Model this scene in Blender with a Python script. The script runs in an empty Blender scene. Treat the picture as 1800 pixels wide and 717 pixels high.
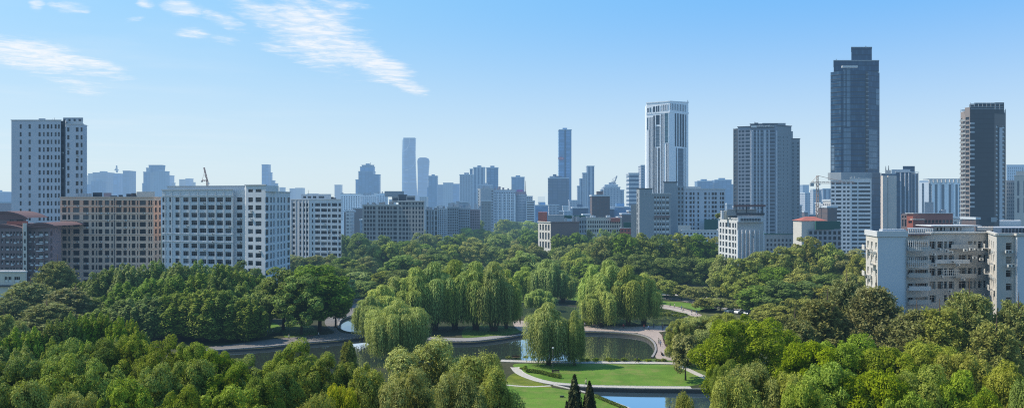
import bpy, math, random
import numpy as np
from mathutils import Vector, Matrix, geometry
random.seed(7); RNG = np.random.default_rng(11)
S = bpy.context.scene; COL = S.collection
# ---------------------------------------------------------------- survey of the place (metres; viewpoint on a 13th floor)
F, CX, CY, H = 1285.0, 900.0, 358.5, 38.0
def wx(px, Y): return (px - CX) / F * Y
def wz(py, Y): return H - (py - CY) / F * Y
def gp(px, py):                      # a point of the level ground
    Y = F * H / (py - CY); return (wx(px, Y), Y)
ORD = ['first','second','third','fourth','fifth','sixth','seventh','eighth','ninth','tenth','eleventh','twelfth','thirteenth',
       'fourteenth','fifteenth','sixteenth','seventeenth','eighteenth','nineteenth','twentieth']
# ---------------------------------------------------------------- helpers: objects
def tag(o, label=None, cat=None, group=None, kind=None):
    if label: o['label'] = label
    if cat: o['category'] = cat
    if group: o['group'] = group
    if kind: o['kind'] = kind
    return o
def empty(name, loc, rz=0.0):
    o = bpy.data.objects.new(name, None); COL.objects.link(o)
    o.location = loc; o.rotation_euler = (0, 0, rz); o.empty_display_size = 0.5
    return o
def link(name, me, parent=None, loc=(0,0,0), rz=0.0):
    o = bpy.data.objects.new(name, me); COL.objects.link(o)
    o.location = loc; o.rotation_euler = (0, 0, rz)
    if parent is not None: o.parent = parent
    return o
def copy_tree(o, parent=None):
    c = o.copy(); COL.objects.link(c)
    if parent is not None: c.parent = parent
    for ch in [x for x in o.children]:
        copy_tree(ch, c)
    return c
class MB:
    def __init__(s): s.v=[]; s.f=[]; s.m=[]; s.uv=[]
    def face(s, pts, mi=0, uv=None):
        i = len(s.v); s.v += [tuple(p) for p in pts]; s.f.append(tuple(range(i, i+len(pts)))); s.m.append(mi)
        s.uv += uv if uv else [(p[0]+p[1], p[2]) for p in pts]
    def box(s, c, d, rz=0.0, mi=0, taper=1.0):
        x,y,z = d[0]/2, d[1]/2, d[2]/2; ca,sa = math.cos(rz), math.sin(rz)
        P=[]
        for (sx,sy,sz) in ((-1,-1,-1),(1,-1,-1),(1,1,-1),(-1,1,-1),(-1,-1,1),(1,-1,1),(1,1,1),(-1,1,1)):
            t = taper if sz>0 else 1
            a,b = sx*x*t, sy*y*t
            P.append((c[0]+a*ca-b*sa, c[1]+a*sa+b*ca, c[2]+sz*z))
        for q,(w,h) in (((0,1,5,4),(d[0],d[2])),((1,2,6,5),(d[1],d[2])),((2,3,7,6),(d[0],d[2])),((3,0,4,7),(d[1],d[2])),((4,5,6,7),(d[0],d[1])),((3,2,1,0),(d[0],d[1]))):
            s.face([P[k] for k in q], mi, [(0,0),(w,0),(w,h),(0,h)])
    def prism(s, poly, z0, z1, mi=0, top=None, closed=True, z1b=None, bottom=False):
        n=len(poly); u=0.0
        for i in range(n if closed else n-1):
            a,b = poly[i], poly[(i+1)%n]; L = math.hypot(b[0]-a[0], b[1]-a[1])
            s.face([(a[0],a[1],z0),(b[0],b[1],z0),(b[0],b[1],z1),(a[0],a[1],z1)], mi, [(u,z0),(u+L,z0),(u+L,z1),(u,z1)])
            u += L
        if top is not None: s.face([(p[0],p[1],z1) for p in poly], top)
        if bottom: s.face([(p[0],p[1],z0) for p in reversed(poly)], mi)
    def tube(s, pts, rad, n=6, mi=0, cap=True):
        pts=[Vector(p) for p in pts]; rings=[]
        for i,p in enumerate(pts):
            d=(pts[min(i+1,len(pts)-1)]-pts[max(i-1,0)])
            d = d.normalized() if d.length>1e-9 else Vector((0,0,1))
            a = d.cross(Vector((0,1,0)) if abs(d.y)<0.9 else Vector((1,0,0))).normalized(); b=d.cross(a)
            r = rad[i] if hasattr(rad,'__len__') else rad
            rings.append([p+a*(r*math.cos(2*math.pi*k/n))+b*(r*math.sin(2*math.pi*k/n)) for k in range(n)])
        base=len(s.v)
        for r in rings: s.v += [tuple(q) for q in r]
        for i in range(len(rings)-1):
            for k in range(n):
                k2=(k+1)%n
                s.f.append((base+i*n+k, base+i*n+k2, base+(i+1)*n+k2, base+(i+1)*n+k)); s.m.append(mi); s.uv += [(0,0)]*4
        if cap:
            s.f.append(tuple(base+(len(rings)-1)*n+k for k in range(n))); s.m.append(mi); s.uv += [(0,0)]*n
            s.f.append(tuple(base+k for k in reversed(range(n)))); s.m.append(mi); s.uv += [(0,0)]*n
    def mesh(s, name, mats, org=(0,0,0), smooth=False):
        me = bpy.data.meshes.new(name)
        ox,oy,oz = org
        me.from_pydata([(x-ox,y-oy,z-oz) for x,y,z in s.v], [], s.f)
        for m in mats: me.materials.append(m)
        me.polygons.foreach_set('material_index', s.m)
        l = me.uv_layers.new(name='UVMap')
        l.data.foreach_set('uv', [c for u in s.uv for c in (u[0],u[1])])
        if smooth: me.polygons.foreach_set('use_smooth', [True]*len(s.f))
        me.update(); return me
    def build(s, name, mats, parent=None, org=(0,0,0), smooth=False):
        if not s.f: return None
        return link(name, s.mesh(name, mats if isinstance(mats,(list,tuple)) else [mats], org, smooth), parent)
# ---------------------------------------------------------------- helpers: materials
class NT:
    def __init__(s, nt): s.t=nt
    def n(s, typ, ins=None, **kw):
        nd = s.t.nodes.new(typ)
        for k,v in kw.items(): setattr(nd,k,v)
        for k,v in (ins or {}).items():
            i = nd.inputs[k]
            if isinstance(v, bpy.types.NodeSocket): s.t.links.new(v, i)
            else: i.default_value = v
        return nd
    def m(s, op, a, b=0.0, c=None, clamp=False):
        ins={0:a,1:b}
        if c is not None: ins[2]=c
        return s.n('ShaderNodeMath', ins, operation=op, use_clamp=clamp).outputs[0]
    def vm(s, op, a, b=None):
        ins={0:a}
        if b is not None: ins[1]=b
        nd = s.n('ShaderNodeVectorMath', ins, operation=op)
        return nd.outputs['Value'] if op in('LENGTH','DOT_PRODUCT','DISTANCE') else nd.outputs[0]
    def mix(s, f, a, b, typ='MIX'):
        nd = s.n('ShaderNodeMix', data_type='RGBA', blend_type=typ)
        for i,v in ((0,f),(6,a),(7,b)):
            if isinstance(v, bpy.types.NodeSocket): s.t.links.new(v, nd.inputs[i])
            else: nd.inputs[i].default_value = v if i==0 else (tuple(v)+(1,) if len(v)==3 else v)
        return nd.outputs[2]
    def ss(s, x, a, b):   # smoothstep
        nd = s.n('ShaderNodeMapRange', {0:x,1:a,2:b,3:0.0,4:1.0}, interpolation_type='SMOOTHSTEP'); return nd.outputs[0]
    def noise(s, vec, scale, detail=4.0, rough=.55, dist=0.0):
        return s.n('ShaderNodeTexNoise', {'Vector':vec,'Scale':scale,'Detail':detail,'Roughness':rough,'Distortion':dist}).outputs[0]
def c4(c): return (c[0],c[1],c[2],1.0)
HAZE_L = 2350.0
hz = bpy.data.node_groups.new('painted_haze','ShaderNodeTree')  # painted haze: glowing airlight colour mixed into every material by distance
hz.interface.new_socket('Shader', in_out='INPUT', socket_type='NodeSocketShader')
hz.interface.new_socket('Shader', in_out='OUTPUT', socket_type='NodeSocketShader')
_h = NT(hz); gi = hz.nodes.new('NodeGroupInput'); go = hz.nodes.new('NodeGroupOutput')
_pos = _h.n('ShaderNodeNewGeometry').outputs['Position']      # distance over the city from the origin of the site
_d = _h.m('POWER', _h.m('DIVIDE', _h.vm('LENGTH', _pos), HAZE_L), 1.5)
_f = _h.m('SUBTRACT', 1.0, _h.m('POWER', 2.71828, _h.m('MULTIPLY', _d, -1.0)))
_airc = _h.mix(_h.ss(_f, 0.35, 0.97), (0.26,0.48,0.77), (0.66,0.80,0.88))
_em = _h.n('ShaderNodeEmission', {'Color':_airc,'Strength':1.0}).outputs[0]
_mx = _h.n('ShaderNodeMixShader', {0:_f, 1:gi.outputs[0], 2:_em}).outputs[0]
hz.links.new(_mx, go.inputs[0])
MATS={}
def mat(name, fn):
    m = bpy.data.materials.new(name); m.use_nodes = True
    nt = m.node_tree; nt.nodes.clear(); t = NT(nt)
    sh = fn(t)
    out = nt.nodes.new('ShaderNodeOutputMaterial')
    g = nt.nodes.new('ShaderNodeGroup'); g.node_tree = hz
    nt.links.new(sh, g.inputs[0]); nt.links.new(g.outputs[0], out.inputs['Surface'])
    MATS[name]=m; return m
def pbsdf(t, col, rough=.7, spec=.3, metal=0.0, normal=None):
    ins={'Base Color': col if isinstance(col,bpy.types.NodeSocket) else c4(col),'Roughness':rough,'Specular IOR Level':spec,'Metallic':metal}
    if normal is not None: ins['Normal']=normal
    return t.n('ShaderNodeBsdfPrincipled', ins).outputs[0]
def POS(t): return t.n('ShaderNodeNewGeometry').outputs['Position']
def wall_mat(name, col, var=.16, rough=.85, stain=.35):
    def fn(t):
        p=POS(t)
        n1=t.noise(p,.12,5.0); st=t.n('ShaderNodeMapping',{'Vector':p,'Scale':(1.1,1.1,.06)}).outputs[0]
        n2=t.noise(st,1.0,5.0,.65)
        c=t.mix(t.m('MULTIPLY',t.ss(n1,.3,.75),var*2), col, [x*.72 for x in col])
        c=t.mix(t.m('MULTIPLY',t.ss(n2,.55,.8),stain), c, [x*.5 for x in col])
        oi=t.n('ShaderNodeObjectInfo').outputs['Random']
        c=t.mix(t.m('MULTIPLY',oi,.12), c, [x*.75 for x in col])
        return pbsdf(t,c,rough,.25)
    return mat(name,fn)
def plain(name,col,rough=.6,spec=.3,metal=0.0,var=.15):
    def fn(t):
        n=t.noise(POS(t),.9,4.0)
        return pbsdf(t,t.mix(t.m('MULTIPLY',n,var*2),col,[x*.6 for x in col]),rough,spec,metal)
    return mat(name,fn)
def glass_mat(name, dark, light, curtains=.38, rough=.12):
    def fn(t):
        r1=t.n('ShaderNodeObjectInfo').outputs['Random']; r2=t.n('ShaderNodeNewGeometry').outputs['Random Per Island']
        r=t.m('FRACT',t.m('ADD',r1,t.m('MULTIPLY',r2,7.31)))
        c=t.mix(t.ss(r,1-curtains,1.0),dark,light)
        return pbsdf(t,c,rough,.35)
    return mat(name,fn)
def grid_mat(name, wall, glass, bay, flr, gw=.6, gh=.55, grough=.2, vstripe=False, rand=True):
    """facade pattern in metres, laid on the wall's own UV"""
    def fn(t):
        uv=t.n('ShaderNodeUVMap').outputs[0]; sp=t.n('ShaderNodeSeparateXYZ',{0:uv})
        u=t.m('DIVIDE',sp.outputs[0],bay); v=t.m('DIVIDE',sp.outputs[1],flr)
        fu=t.m('FRACT',u); fv=t.m('FRACT',v)
        a=t.m('LESS_THAN',t.m('ABSOLUTE',t.m('SUBTRACT',fu,.5)),gw/2)
        b=t.m('LESS_THAN',t.m('ABSOLUTE',t.m('SUBTRACT',fv,.5)),gh/2)
        msk=a if vstripe else t.m('MULTIPLY',a,b)
        cid=t.n('ShaderNodeCombineXYZ',{0:t.m('FLOOR',u),1:t.m('FLOOR',v)}).outputs[0]
        wn=t.n('ShaderNodeTexWhiteNoise',{'Vector':cid},noise_dimensions='2D').outputs[0]
        g=t.mix(t.m('MULTIPLY',wn,.55 if rand else .1),glass,[min(1,x*2.2+.02) for x in glass])
        n=t.noise(POS(t),.05,4.0)
        w=t.mix(t.m('MULTIPLY',n,.4),wall,[x*.65 for x in wall])
        col=t.mix(msk,w,g)
        ro=t.m('SUBTRACT',.85,t.m('MULTIPLY',msk,.85-grough))
        return t.n('ShaderNodeBsdfPrincipled',{'Base Color':col,'Roughness':ro,'Specular IOR Level':.5}).outputs[0]
    return mat(name,fn)
# ---------------------------------------------------------------- render, camera, sun, sky
S.render.engine='CYCLES'
cy=S.cycles; cy.max_bounces=6; cy.diffuse_bounces=3; cy.glossy_bounces=3; cy.transmission_bounces=4; cy.transparent_max_bounces=4
cy.caustics_reflective=False; cy.caustics_refractive=False; cy.sample_clamp_indirect=4.0; cy.use_denoising=False; cy.filter_width=1.15; cy.use_adaptive_sampling=False; cy.sample_clamp_direct=12.0
try: cy.denoising_prefilter='ACCURATE'; cy.denoiser='OPENIMAGEDENOISE'
except Exception: pass
S.view_settings.view_transform='Standard'; S.view_settings.look='None'; S.view_settings.exposure=0; S.view_settings.gamma=1
cd=bpy.data.cameras.new('camera'); cam=bpy.data.objects.new('camera',cd); COL.objects.link(cam)
cam.location=(0,0,H); cam.rotation_euler=(math.radians(90),0,0)
cd.sensor_fit='HORIZONTAL'; cd.sensor_width=36; cd.lens=F/1800*36; cd.clip_start=.5; cd.clip_end=60000
S.camera=cam
SUN_AZ, SUN_EL = math.radians(-79), math.radians(49)     # azimuth from +Y towards +X
sd=Vector((math.sin(SUN_AZ)*math.cos(SUN_EL), math.cos(SUN_AZ)*math.cos(SUN_EL), math.sin(SUN_EL)))
ld=bpy.data.lights.new('sun','SUN'); ld.energy=5.0; ld.angle=math.radians(.53); ld.color=(1.0,.92,.80)
lo=bpy.data.objects.new('sun',ld); COL.objects.link(lo); lo.location=(-200,100,300)
lo.rotation_euler=sd.to_track_quat('Z','Y').to_euler()
W=bpy.data.worlds.new('World'); S.world=W; W.use_nodes=True; W.node_tree.nodes.clear(); t=NT(W.node_tree)
sky=t.n('ShaderNodeTexSky',sky_type='NISHITA',sun_disc=False,sun_elevation=SUN_EL,sun_rotation=SUN_AZ,altitude=50,air_density=1.0,dust_density=1.2,ozone_density=1.6)
dirv=t.n('ShaderNodeTexCoord').outputs['Generated']; sp=t.n('ShaderNodeSeparateXYZ',{0:dirv})
y_=t.m('MAXIMUM',sp.outputs[1],.05); u_=t.m('DIVIDE',sp.outputs[0],y_); v_=t.m('DIVIDE',sp.outputs[2],y_)
z_=t.m('MAXIMUM',sp.outputs[2],.03); pv=t.n('ShaderNodeCombineXYZ',{0:t.m('DIVIDE',sp.outputs[0],z_),1:t.m('DIVIDE',sp.outputs[1],z_)}).outputs[0]
def blob(px,py,rx,ry,ang,amp):
    cu,cv=(px-CX)/F,(CY-py)/F; a=math.radians(ang); ca,sa=math.cos(a),math.sin(a)
    du=t.m('SUBTRACT',u_,cu); dv=t.m('SUBTRACT',v_,cv)
    x=t.m('DIVIDE',t.m('ADD',t.m('MULTIPLY',du,ca),t.m('MULTIPLY',dv,sa)),rx)
    y=t.m('DIVIDE',t.m('SUBTRACT',t.m('MULTIPLY',dv,ca),t.m('MULTIPLY',du,sa)),ry)
    r=t.m('SQRT',t.m('ADD',t.m('MULTIPLY',x,x),t.m('MULTIPLY',y,y)))
    return t.m('MULTIPLY',t.m('SUBTRACT',1.0,t.ss(r,.15,1.0)),amp)
bl=None
for b in [(560,60,.140,.062,-25,1.0),(660,115,.090,.032,-24,1.0),(715,150,.05,.016,-20,.95),(470,25,.10,.028,-20,.8),(320,16,.045,.018,-8,.85),(395,38,.06,.016,-22,.7),
          (340,60,.040,.013,-3,.7),(395,70,.034,.011,-8,.7),(50,98,.14,.034,-9,1.0),(165,118,.085,.020,-14,.8),(520,100,.09,.016,-20,.55),(65,6,.018,.016,-30,.7),(120,14,.05,.014,-8,.5),(238,33,.026,.008,8,.6),
          (255,6,.022,.012,-20,.7),(600,5,.06,.014,-8,.65),(150,20,.016,.007,0,.5),(140,150,.08,.022,-12,.5)]:
    r=blob(*b); bl=r if bl is None else t.m('MAXIMUM',bl,r)
st=t.n('ShaderNodeMapping',{'Vector':pv,'Rotation':(0,0,math.radians(-20)),'Scale':(1.0,1.25,1)}).outputs[0]
nz=t.m('ADD',t.m('MULTIPLY',t.noise(st,1.9,7.0,.6,.5),.46),t.m('ADD',t.m('MULTIPLY',t.noise(st,6.0,7.0,.64,.6),.40),t.m('MULTIPLY',t.noise(st,20.0,5.0,.6,.5),.14)))
den=t.ss(t.m('ADD',t.m('MULTIPLY',bl,.30),nz),.55,.84)
den=t.m('MULTIPLY',den,t.ss(bl,.0,.35)); den=t.m('MULTIPLY',den,t.m('ADD',.48,t.m('MULTIPLY',t.ss(t.noise(st,5.5,5.0,.62,.8),.36,.62),.52)))
veil=t.m('MULTIPLY',t.m('MULTIPLY',t.ss(t.noise(st,.55,5.0,.55),.40,.8),.34),t.ss(u_,.0,-.75))
SKYS=.125
skc=t.n('ShaderNodeVectorMath',{0:sky.outputs[0],1:(SKYS*1.0,SKYS*1.12,SKYS*1.30)},operation='MULTIPLY').outputs[0]
hx=t.m('SQRT',t.m('ADD',t.m('MULTIPLY',sp.outputs[0],sp.outputs[0]),t.m('MULTIPLY',sp.outputs[1],sp.outputs[1])))
el=t.m('MAXIMUM',t.m('DIVIDE',sp.outputs[2],t.m('MAXIMUM',hx,.02)),0.0)
hi=t.mix(t.ss(sp.outputs[0],-.62,.62),(.325,.675,1.0),(.165,.505,.990))
gr=t.mix(t.ss(el,-.02,.30),(.72,.855,.915),hi); gr=t.mix(t.ss(el,.25,1.5),gr,(.13,.34,.75))
skc=t.mix(.88,skc,gr)
skc=t.mix(t.m('MULTIPLY',veil,.9),skc,(.78,.88,.95))
skc=t.mix(t.m('MULTIPLY',den,.86),skc,(.97,.98,1.0))
bg=t.n('ShaderNodeBackground',{'Color':t.n('ShaderNodeVectorMath',{0:skc,1:(1/SKYS,)*3},operation='MULTIPLY').outputs[0],'Strength':SKYS})
ow=t.n('ShaderNodeOutputWorld'); W.node_tree.links.new(bg.outputs[0],ow.inputs[0])
# ---------------------------------------------------------------- foliage
def leaf_mat(name, dark, light, trans=.30, rv=.35):
    def fn(t):
        tint=t.n('ShaderNodeAttribute',attribute_name='tint').outputs['Fac']
        r=t.n('ShaderNodeObjectInfo').outputs['Random']
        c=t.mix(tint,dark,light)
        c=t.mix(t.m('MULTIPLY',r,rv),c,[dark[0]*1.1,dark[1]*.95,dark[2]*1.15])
        hs=t.n('ShaderNodeHueSaturation',{'Value':t.m('ADD',.94,t.m('MULTIPLY',t.m('FRACT',t.m('MULTIPLY',r,13.1)),.36)),'Hue':t.m('ADD',.466,t.m('MULTIPLY',t.m('FRACT',t.m('MULTIPLY',r,7.7)),.036)),'Saturation':t.m('ADD',.88,t.m('MULTIPLY',t.m('FRACT',t.m('MULTIPLY',r,3.3)),.22)),'Color':c}).outputs[0]
        b=pbsdf(t,hs,.6,.10)
        tr=t.n('ShaderNodeBsdfTranslucent',{'Color':t.mix(.5,hs,(light[0]*1.3,light[1]*1.25,light[2]*.7))}).outputs[0]
        return t.n('ShaderNodeMixShader',{0:trans,1:b,2:tr}).outputs[0]
    return mat(name,fn)
L_green =leaf_mat('leaf_green',(.018,.042,.006),(.290,.395,.048))
L_dark  =leaf_mat('leaf_dark',(.015,.035,.008),(.255,.370,.060))
L_bright=leaf_mat('leaf_bright',(.034,.082,.005),(.310,.440,.032),.36,.3)
L_yell  =leaf_mat('leaf_yellow',(.075,.105,.010),(.400,.460,.050),.36,.3)
L_olive =leaf_mat('leaf_olive',(.044,.062,.014),(.390,.435,.100))
L_tam   =leaf_mat('leaf_brown',(.045,.060,.018),(.330,.355,.105),.25)
L_willow=leaf_mat('leaf_willow',(.044,.085,.015),(.480,.600,.130),.32)
L_far   =leaf_mat('leaf_far',(.044,.074,.018),(.380,.480,.105))
L_cyp   =leaf_mat('leaf_cypress',(.018,.028,.013),(.110,.120,.042),.15)
BARK=plain('bark',(.085,.066,.048),.9,.1,0,.4)
def quads_mesh(name, c, n, sz, asp, tint, along, mt):
    N=len(c)
    n=n/np.maximum(np.linalg.norm(n,axis=1,keepdims=True),1e-6)
    if along is None: along=RNG.normal(size=(N,3))
    t1=along-n*np.sum(along*n,axis=1,keepdims=True); t1/=np.maximum(np.linalg.norm(t1,axis=1,keepdims=True),1e-6)
    t2=np.cross(n,t1)
    a=(sz*asp)[:,None]; b=sz[:,None]
    V=np.stack([c+t1*a*.5, c+t2*b*.5+t1*a*.06+n*b*.12, c-t1*a*.5, c-t2*b*.5+t1*a*.06+n*b*.12],axis=1).reshape(-1,3)
    me=bpy.data.meshes.new(name)
    me.vertices.add(4*N); me.vertices.foreach_set('co',V.astype(np.float32).ravel())
    me.loops.add(4*N); me.loops.foreach_set('vertex_index',np.arange(4*N,dtype=np.int32))
    me.polygons.add(N); me.polygons.foreach_set('loop_start',np.arange(0,4*N,4,dtype=np.int32))
    at=me.attributes.new('tint','FLOAT','POINT'); at.data.foreach_set('value',np.repeat(np.clip(tint,0,1),4).astype(np.float32))
    me.materials.append(mt); me.update(); me.validate()
    return me
def sph(N):
    v=RNG.normal(size=(N,3)); return v/np.linalg.norm(v,axis=1,keepdims=True)
def crown_round(name, mt, R=6.5, zb=4.0, zt=17.0, nl=34, lr=(1.5,2.7), per=420, leaf=.36, droop=0.0, asp=1.5, sq=.8):
    C=[];Nn=[];T=[];A=[]
    zc=(zb+zt)/2; hz_=(zt-zb)/2
    ga=math.pi*(3-5**.5); ph1,ph2=RNG.uniform(0,6.28,2); ex,ey=RNG.uniform(.86,1.14,2)
    for i in range(nl):
        f=(i+.5)/nl; zz=1-1.75*f; r=math.sqrt(max(0,1-zz*zz)); r=r**sq
        th=i*ga+RNG.uniform(-.35,.35); k=RNG.uniform(.52,.96)*(1+.16*math.sin(2*th+ph1)+.10*math.sin(3*th+ph2+zz*2))
        rad=lr[0]*.75+(lr[1]*1.12-lr[0]*.75)*RNG.random()**1.4
        ctr=np.array([R*r*math.cos(th)*k*ex,R*r*math.sin(th)*k*ey,min(zt-rad*.7,zc+hz_*zz*RNG.uniform(.66,1.0))])
        n=int(per*(rad/np.mean(lr))**2)
        d=sph(n); out=ctr-np.array([0,0,zc]); out/=np.linalg.norm(out)+1e-6; out=out+np.array([0,0,.5])
        keep=(d@out>-.35); d=d[keep]
        # sub-lumps inside a lobe
        lump=sph(12); near=np.max(d@lump.T,axis=1)
        rr=rad*(RNG.uniform(.74,1.0,len(d))+.95*(near-.88)+.02*RNG.normal(size=len(d)))
        p=ctr+d*rr[:,None]*np.array([1,1,.88])
        p[:,2]-=droop*np.abs(RNG.normal(size=len(d)))*1.2
        C.append(p); Nn.append(d+RNG.normal(scale=.38,size=d.shape)+np.array([0,0,.35]))
        T.append(np.clip(.42+.30*RNG.random()+RNG.normal(scale=.22,size=len(d))+2.0*(near-.82),0,1))  # random tone, plus lighter lump tips: light on them put into the tint
    m=int(per*2.2); d=sph(m)*RNG.random((m,1))**.33
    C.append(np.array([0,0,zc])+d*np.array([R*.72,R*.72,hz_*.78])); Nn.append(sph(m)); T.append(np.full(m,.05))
    C=np.concatenate(C);Nn=np.concatenate(Nn);T=np.concatenate(T)
    along=None
    if droop: along=RNG.normal(size=C.shape)*.5+np.array([0,0,-1])*droop*2
    sz=leaf*RNG.uniform(.6,1.35,len(C)); sz[-m:]*=1.8
    return quads_mesh(name,C,Nn,sz,asp,T,along,mt)
def crown_upright(name, mt, R=4.6, zb=1.0, zt=19.0, nl=24, per=430, leaf=.36):
    C=[];Nn=[];T=[];A=[]
    for i in range(nl):
        rr=R*math.sqrt((i+.5)/nl)*RNG.uniform(.8,1.0); th=i*2.39996+RNG.uniform(-.3,.3)
        top=zt-(zt-zb)*.42*(rr/R)**2-RNG.uniform(0,2.6); hgt=RNG.uniform(.55,.8)*(zt-zb)
        bot=max(zb+RNG.uniform(0,1.5),top-hgt); rad=RNG.uniform(1.15,1.75)
        lean=np.array([math.cos(th),math.sin(th)])*rr
        n=per; s=RNG.random(n)**.85; ph=RNG.uniform(0,2*math.pi,n)
        wob=1+.28*np.sin(s*(hgt*1.7)+RNG.uniform(0,6)+np.sin(ph+i)*2.2)
        prof=rad*np.clip((1-s)**.42*1.12,0,1)*np.clip(s*5+.35,0,1)*wob*RNG.uniform(.75,1.08,n)
        px=lean[0]*(.72+.28*s)+np.cos(ph)*prof; py=lean[1]*(.72+.28*s)+np.sin(ph)*prof; pz=bot+(top-bot)*s+RNG.normal(scale=.12,size=n)
        C.append(np.stack([px,py,pz],1)); Nn.append(np.stack([np.cos(ph),np.sin(ph),.35+.9*s],1)+RNG.normal(scale=.36,size=(n,3)))
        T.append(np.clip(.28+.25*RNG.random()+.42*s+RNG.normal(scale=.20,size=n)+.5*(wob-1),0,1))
    m=per*2; d=sph(m)*RNG.random((m,1))**.33
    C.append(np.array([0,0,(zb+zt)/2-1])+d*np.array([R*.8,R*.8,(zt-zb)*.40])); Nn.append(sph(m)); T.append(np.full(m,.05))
    C=np.concatenate(C);Nn=np.concatenate(Nn);T=np.concatenate(T)
    sz=leaf*RNG.uniform(.6,1.35,len(C)); sz[-m:]*=1.8
    return quads_mesh(name,C,Nn,sz,1.45,T,RNG.normal(size=C.shape)+np.array([0,0,.8]),mt)
def crown_willow(name, mt, R=5.0, zt=15.0, zlow=1.6, nl=9, strands=90, seg=13, w=.20, out_=(.72,.92), lobe=(.19,.32)):
    C=[];Nn=[];T=[];A=[];SZ=[]
    for i in range(nl):
        if i==0: rr,th,top=0,0,zt
        else:
            rr=R*math.sqrt(i/nl)*RNG.uniform(*out_); th=i*2.39996+RNG.uniform(-.4,.4); top=zt*(1-.34*(rr/R)**1.4)-RNG.uniform(0,zt*.17)
        lr=R*RNG.uniform(*lobe); bx,by=rr*math.cos(th),rr*math.sin(th); lt=RNG.random(); nr=int(RNG.integers(5,9)); pr_=RNG.uniform(0,6.28)
        for k in range(strands):
            a=RNG.uniform(0,2*math.pi); q=math.sqrt(RNG.random()); rad=lr*q
            # spring up from the lobe's middle, arch over, then hang
            ox,oy=math.cos(a),math.sin(a); rib=math.sin(nr*a+pr_); rad*=1+.16*rib*q; h0=top-lr*.75*(q**2.2)+.25*rib*q
            L=h0-(zlow+abs(RNG.normal())*zt*.15); L=min(L,zt*RNG.uniform(.25,.72)) if RNG.random()<.5 else L
            if L<1: continue
            n=max(4,int(seg*L/zt*1.3)); tt=RNG.uniform(.0,.36)+.24*lt+.20*rib*q; sway=RNG.normal(scale=.05,size=2)
            s=(np.arange(n)+RNG.uniform(.1,.9,n))/n
            out=rad+.30*lr*np.minimum(1,s*4)*q-.25*rad*s
            x=bx+ox*out+sway[0]*s*L; y=by+oy*out+sway[1]*s*L; z=h0-s*L
            C.append(np.stack([x+RNG.normal(scale=.06,size=n),y+RNG.normal(scale=.06,size=n),z],1))
            Nn.append(np.stack([np.full(n,ox)*(q+.3)+RNG.normal(scale=.35,size=n),np.full(n,oy)*(q+.3)+RNG.normal(scale=.35,size=n),.30+1.3*(1-s)**4*(1-q*.4)],1))
            T.append(np.clip(tt+.55*(1-s)**2+RNG.normal(scale=.12,size=n),0,1))  # strand tops tinted lighter: light on the lobes put into the colour
            A.append(np.stack([ox*.5*(s<.15)+RNG.normal(scale=.10,size=n),oy*.5*(s<.15)+RNG.normal(scale=.10,size=n),np.full(n,-1.0)],1)); SZ.append(np.full(n,w)*RNG.uniform(.6,1.5,n))
        # leafy cap of the lobe
        n=int(strands*.7); d=sph(n); d[:,2]=np.abs(d[:,2]); p=np.array([bx,by,top-lr*.85])+d*np.array([lr,lr,lr*.85])*RNG.uniform(.85,1.03,(n,1))
        C.append(p); Nn.append(d+RNG.normal(scale=.4,size=d.shape)); T.append(np.clip(.35+.3*lt+RNG.normal(scale=.16,size=n),0,1))
        A.append(np.stack([d[:,0]*.5,d[:,1]*.5,-1.0-0*d[:,2]],1)); SZ.append(np.full(n,w*1.3))
    C=np.concatenate(C);Nn=np.concatenate(Nn);T=np.concatenate(T);A=np.concatenate(A);SZ=np.concatenate(SZ)
    return quads_mesh(name,C,Nn,SZ,7.5,T,A,mt)
def crown_feather(name, mt, R=4.0, zb=1.0, zt=14.0, nl=40, per=260, leaf=.26):
    """loose plumes of fine twigs"""
    C=[];Nn=[];T=[];A=[]
    for i in range(nl):
        f=(i+.5)/nl; z0=zb+(zt-zb)*(.05+.72*f); th=i*2.39996; r0=R*(1-f)**.6*.45
        ax=np.array([math.cos(th)*(1.0-.55*f),math.sin(th)*(1.0-.55*f),.75+.6*f]); ax/=np.linalg.norm(ax)
        L=(R*.85*(1-.45*f))*RNG.uniform(.7,1.1)+.8
        s=RNG.random(per)**.7; o=np.array([math.cos(th)*r0,math.sin(th)*r0,z0])
        p=o+ax*L*s[:,None]+RNG.normal(size=(per,3))*(.62*(1-.6*s)[:,None])*np.array([1,1,.8])
        C.append(p); Nn.append(RNG.normal(size=(per,3))+ax*.5+np.array([0,0,.3])); A.append(RNG.normal(scale=.5,size=(per,3))+ax)
        T.append(np.clip(.22+.3*RNG.random()+.40*s+RNG.normal(scale=.15,size=per),0,1))
    C=np.concatenate(C);Nn=np.concatenate(Nn);T=np.concatenate(T);A=np.concatenate(A)
    C[:,2]=np.minimum(C[:,2],zt+.3)
    return quads_mesh(name,C,Nn,leaf*RNG.uniform(.6,1.4,len(C)),2.4,T,A,mt)
def crown_cypress(name, mt, R=1.25, zb=.4, zt=9.0, n=5200, leaf=.17):
    s=RNG.random(n)**.8; ph=RNG.uniform(0,2*math.pi,n)
    prof=R*np.clip((1-s)**.72*1.15,0,1)*np.clip(.75+s*2.5,0,1)*(1+.22*np.sin(ph*5+s*9)+.12*np.sin(ph*11-s*23))*RNG.uniform(.6,1.08,n)
    p=np.stack([np.cos(ph)*prof,np.sin(ph)*prof,zb+(zt-zb)*s],1)
    return quads_mesh(name,p,np.stack([np.cos(ph),np.sin(ph),np.full(n,.5)],1)+RNG.normal(scale=.45,size=(n,3)),leaf*RNG.uniform(.6,1.4,n),2.6,np.clip(.25+.3*s+RNG.normal(scale=.22,size=n),0,1),np.stack([np.cos(ph)*.3,np.sin(ph)*.3,np.ones(n)],1)+RNG.normal(scale=.2,size=(n,3)),mt)
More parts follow.
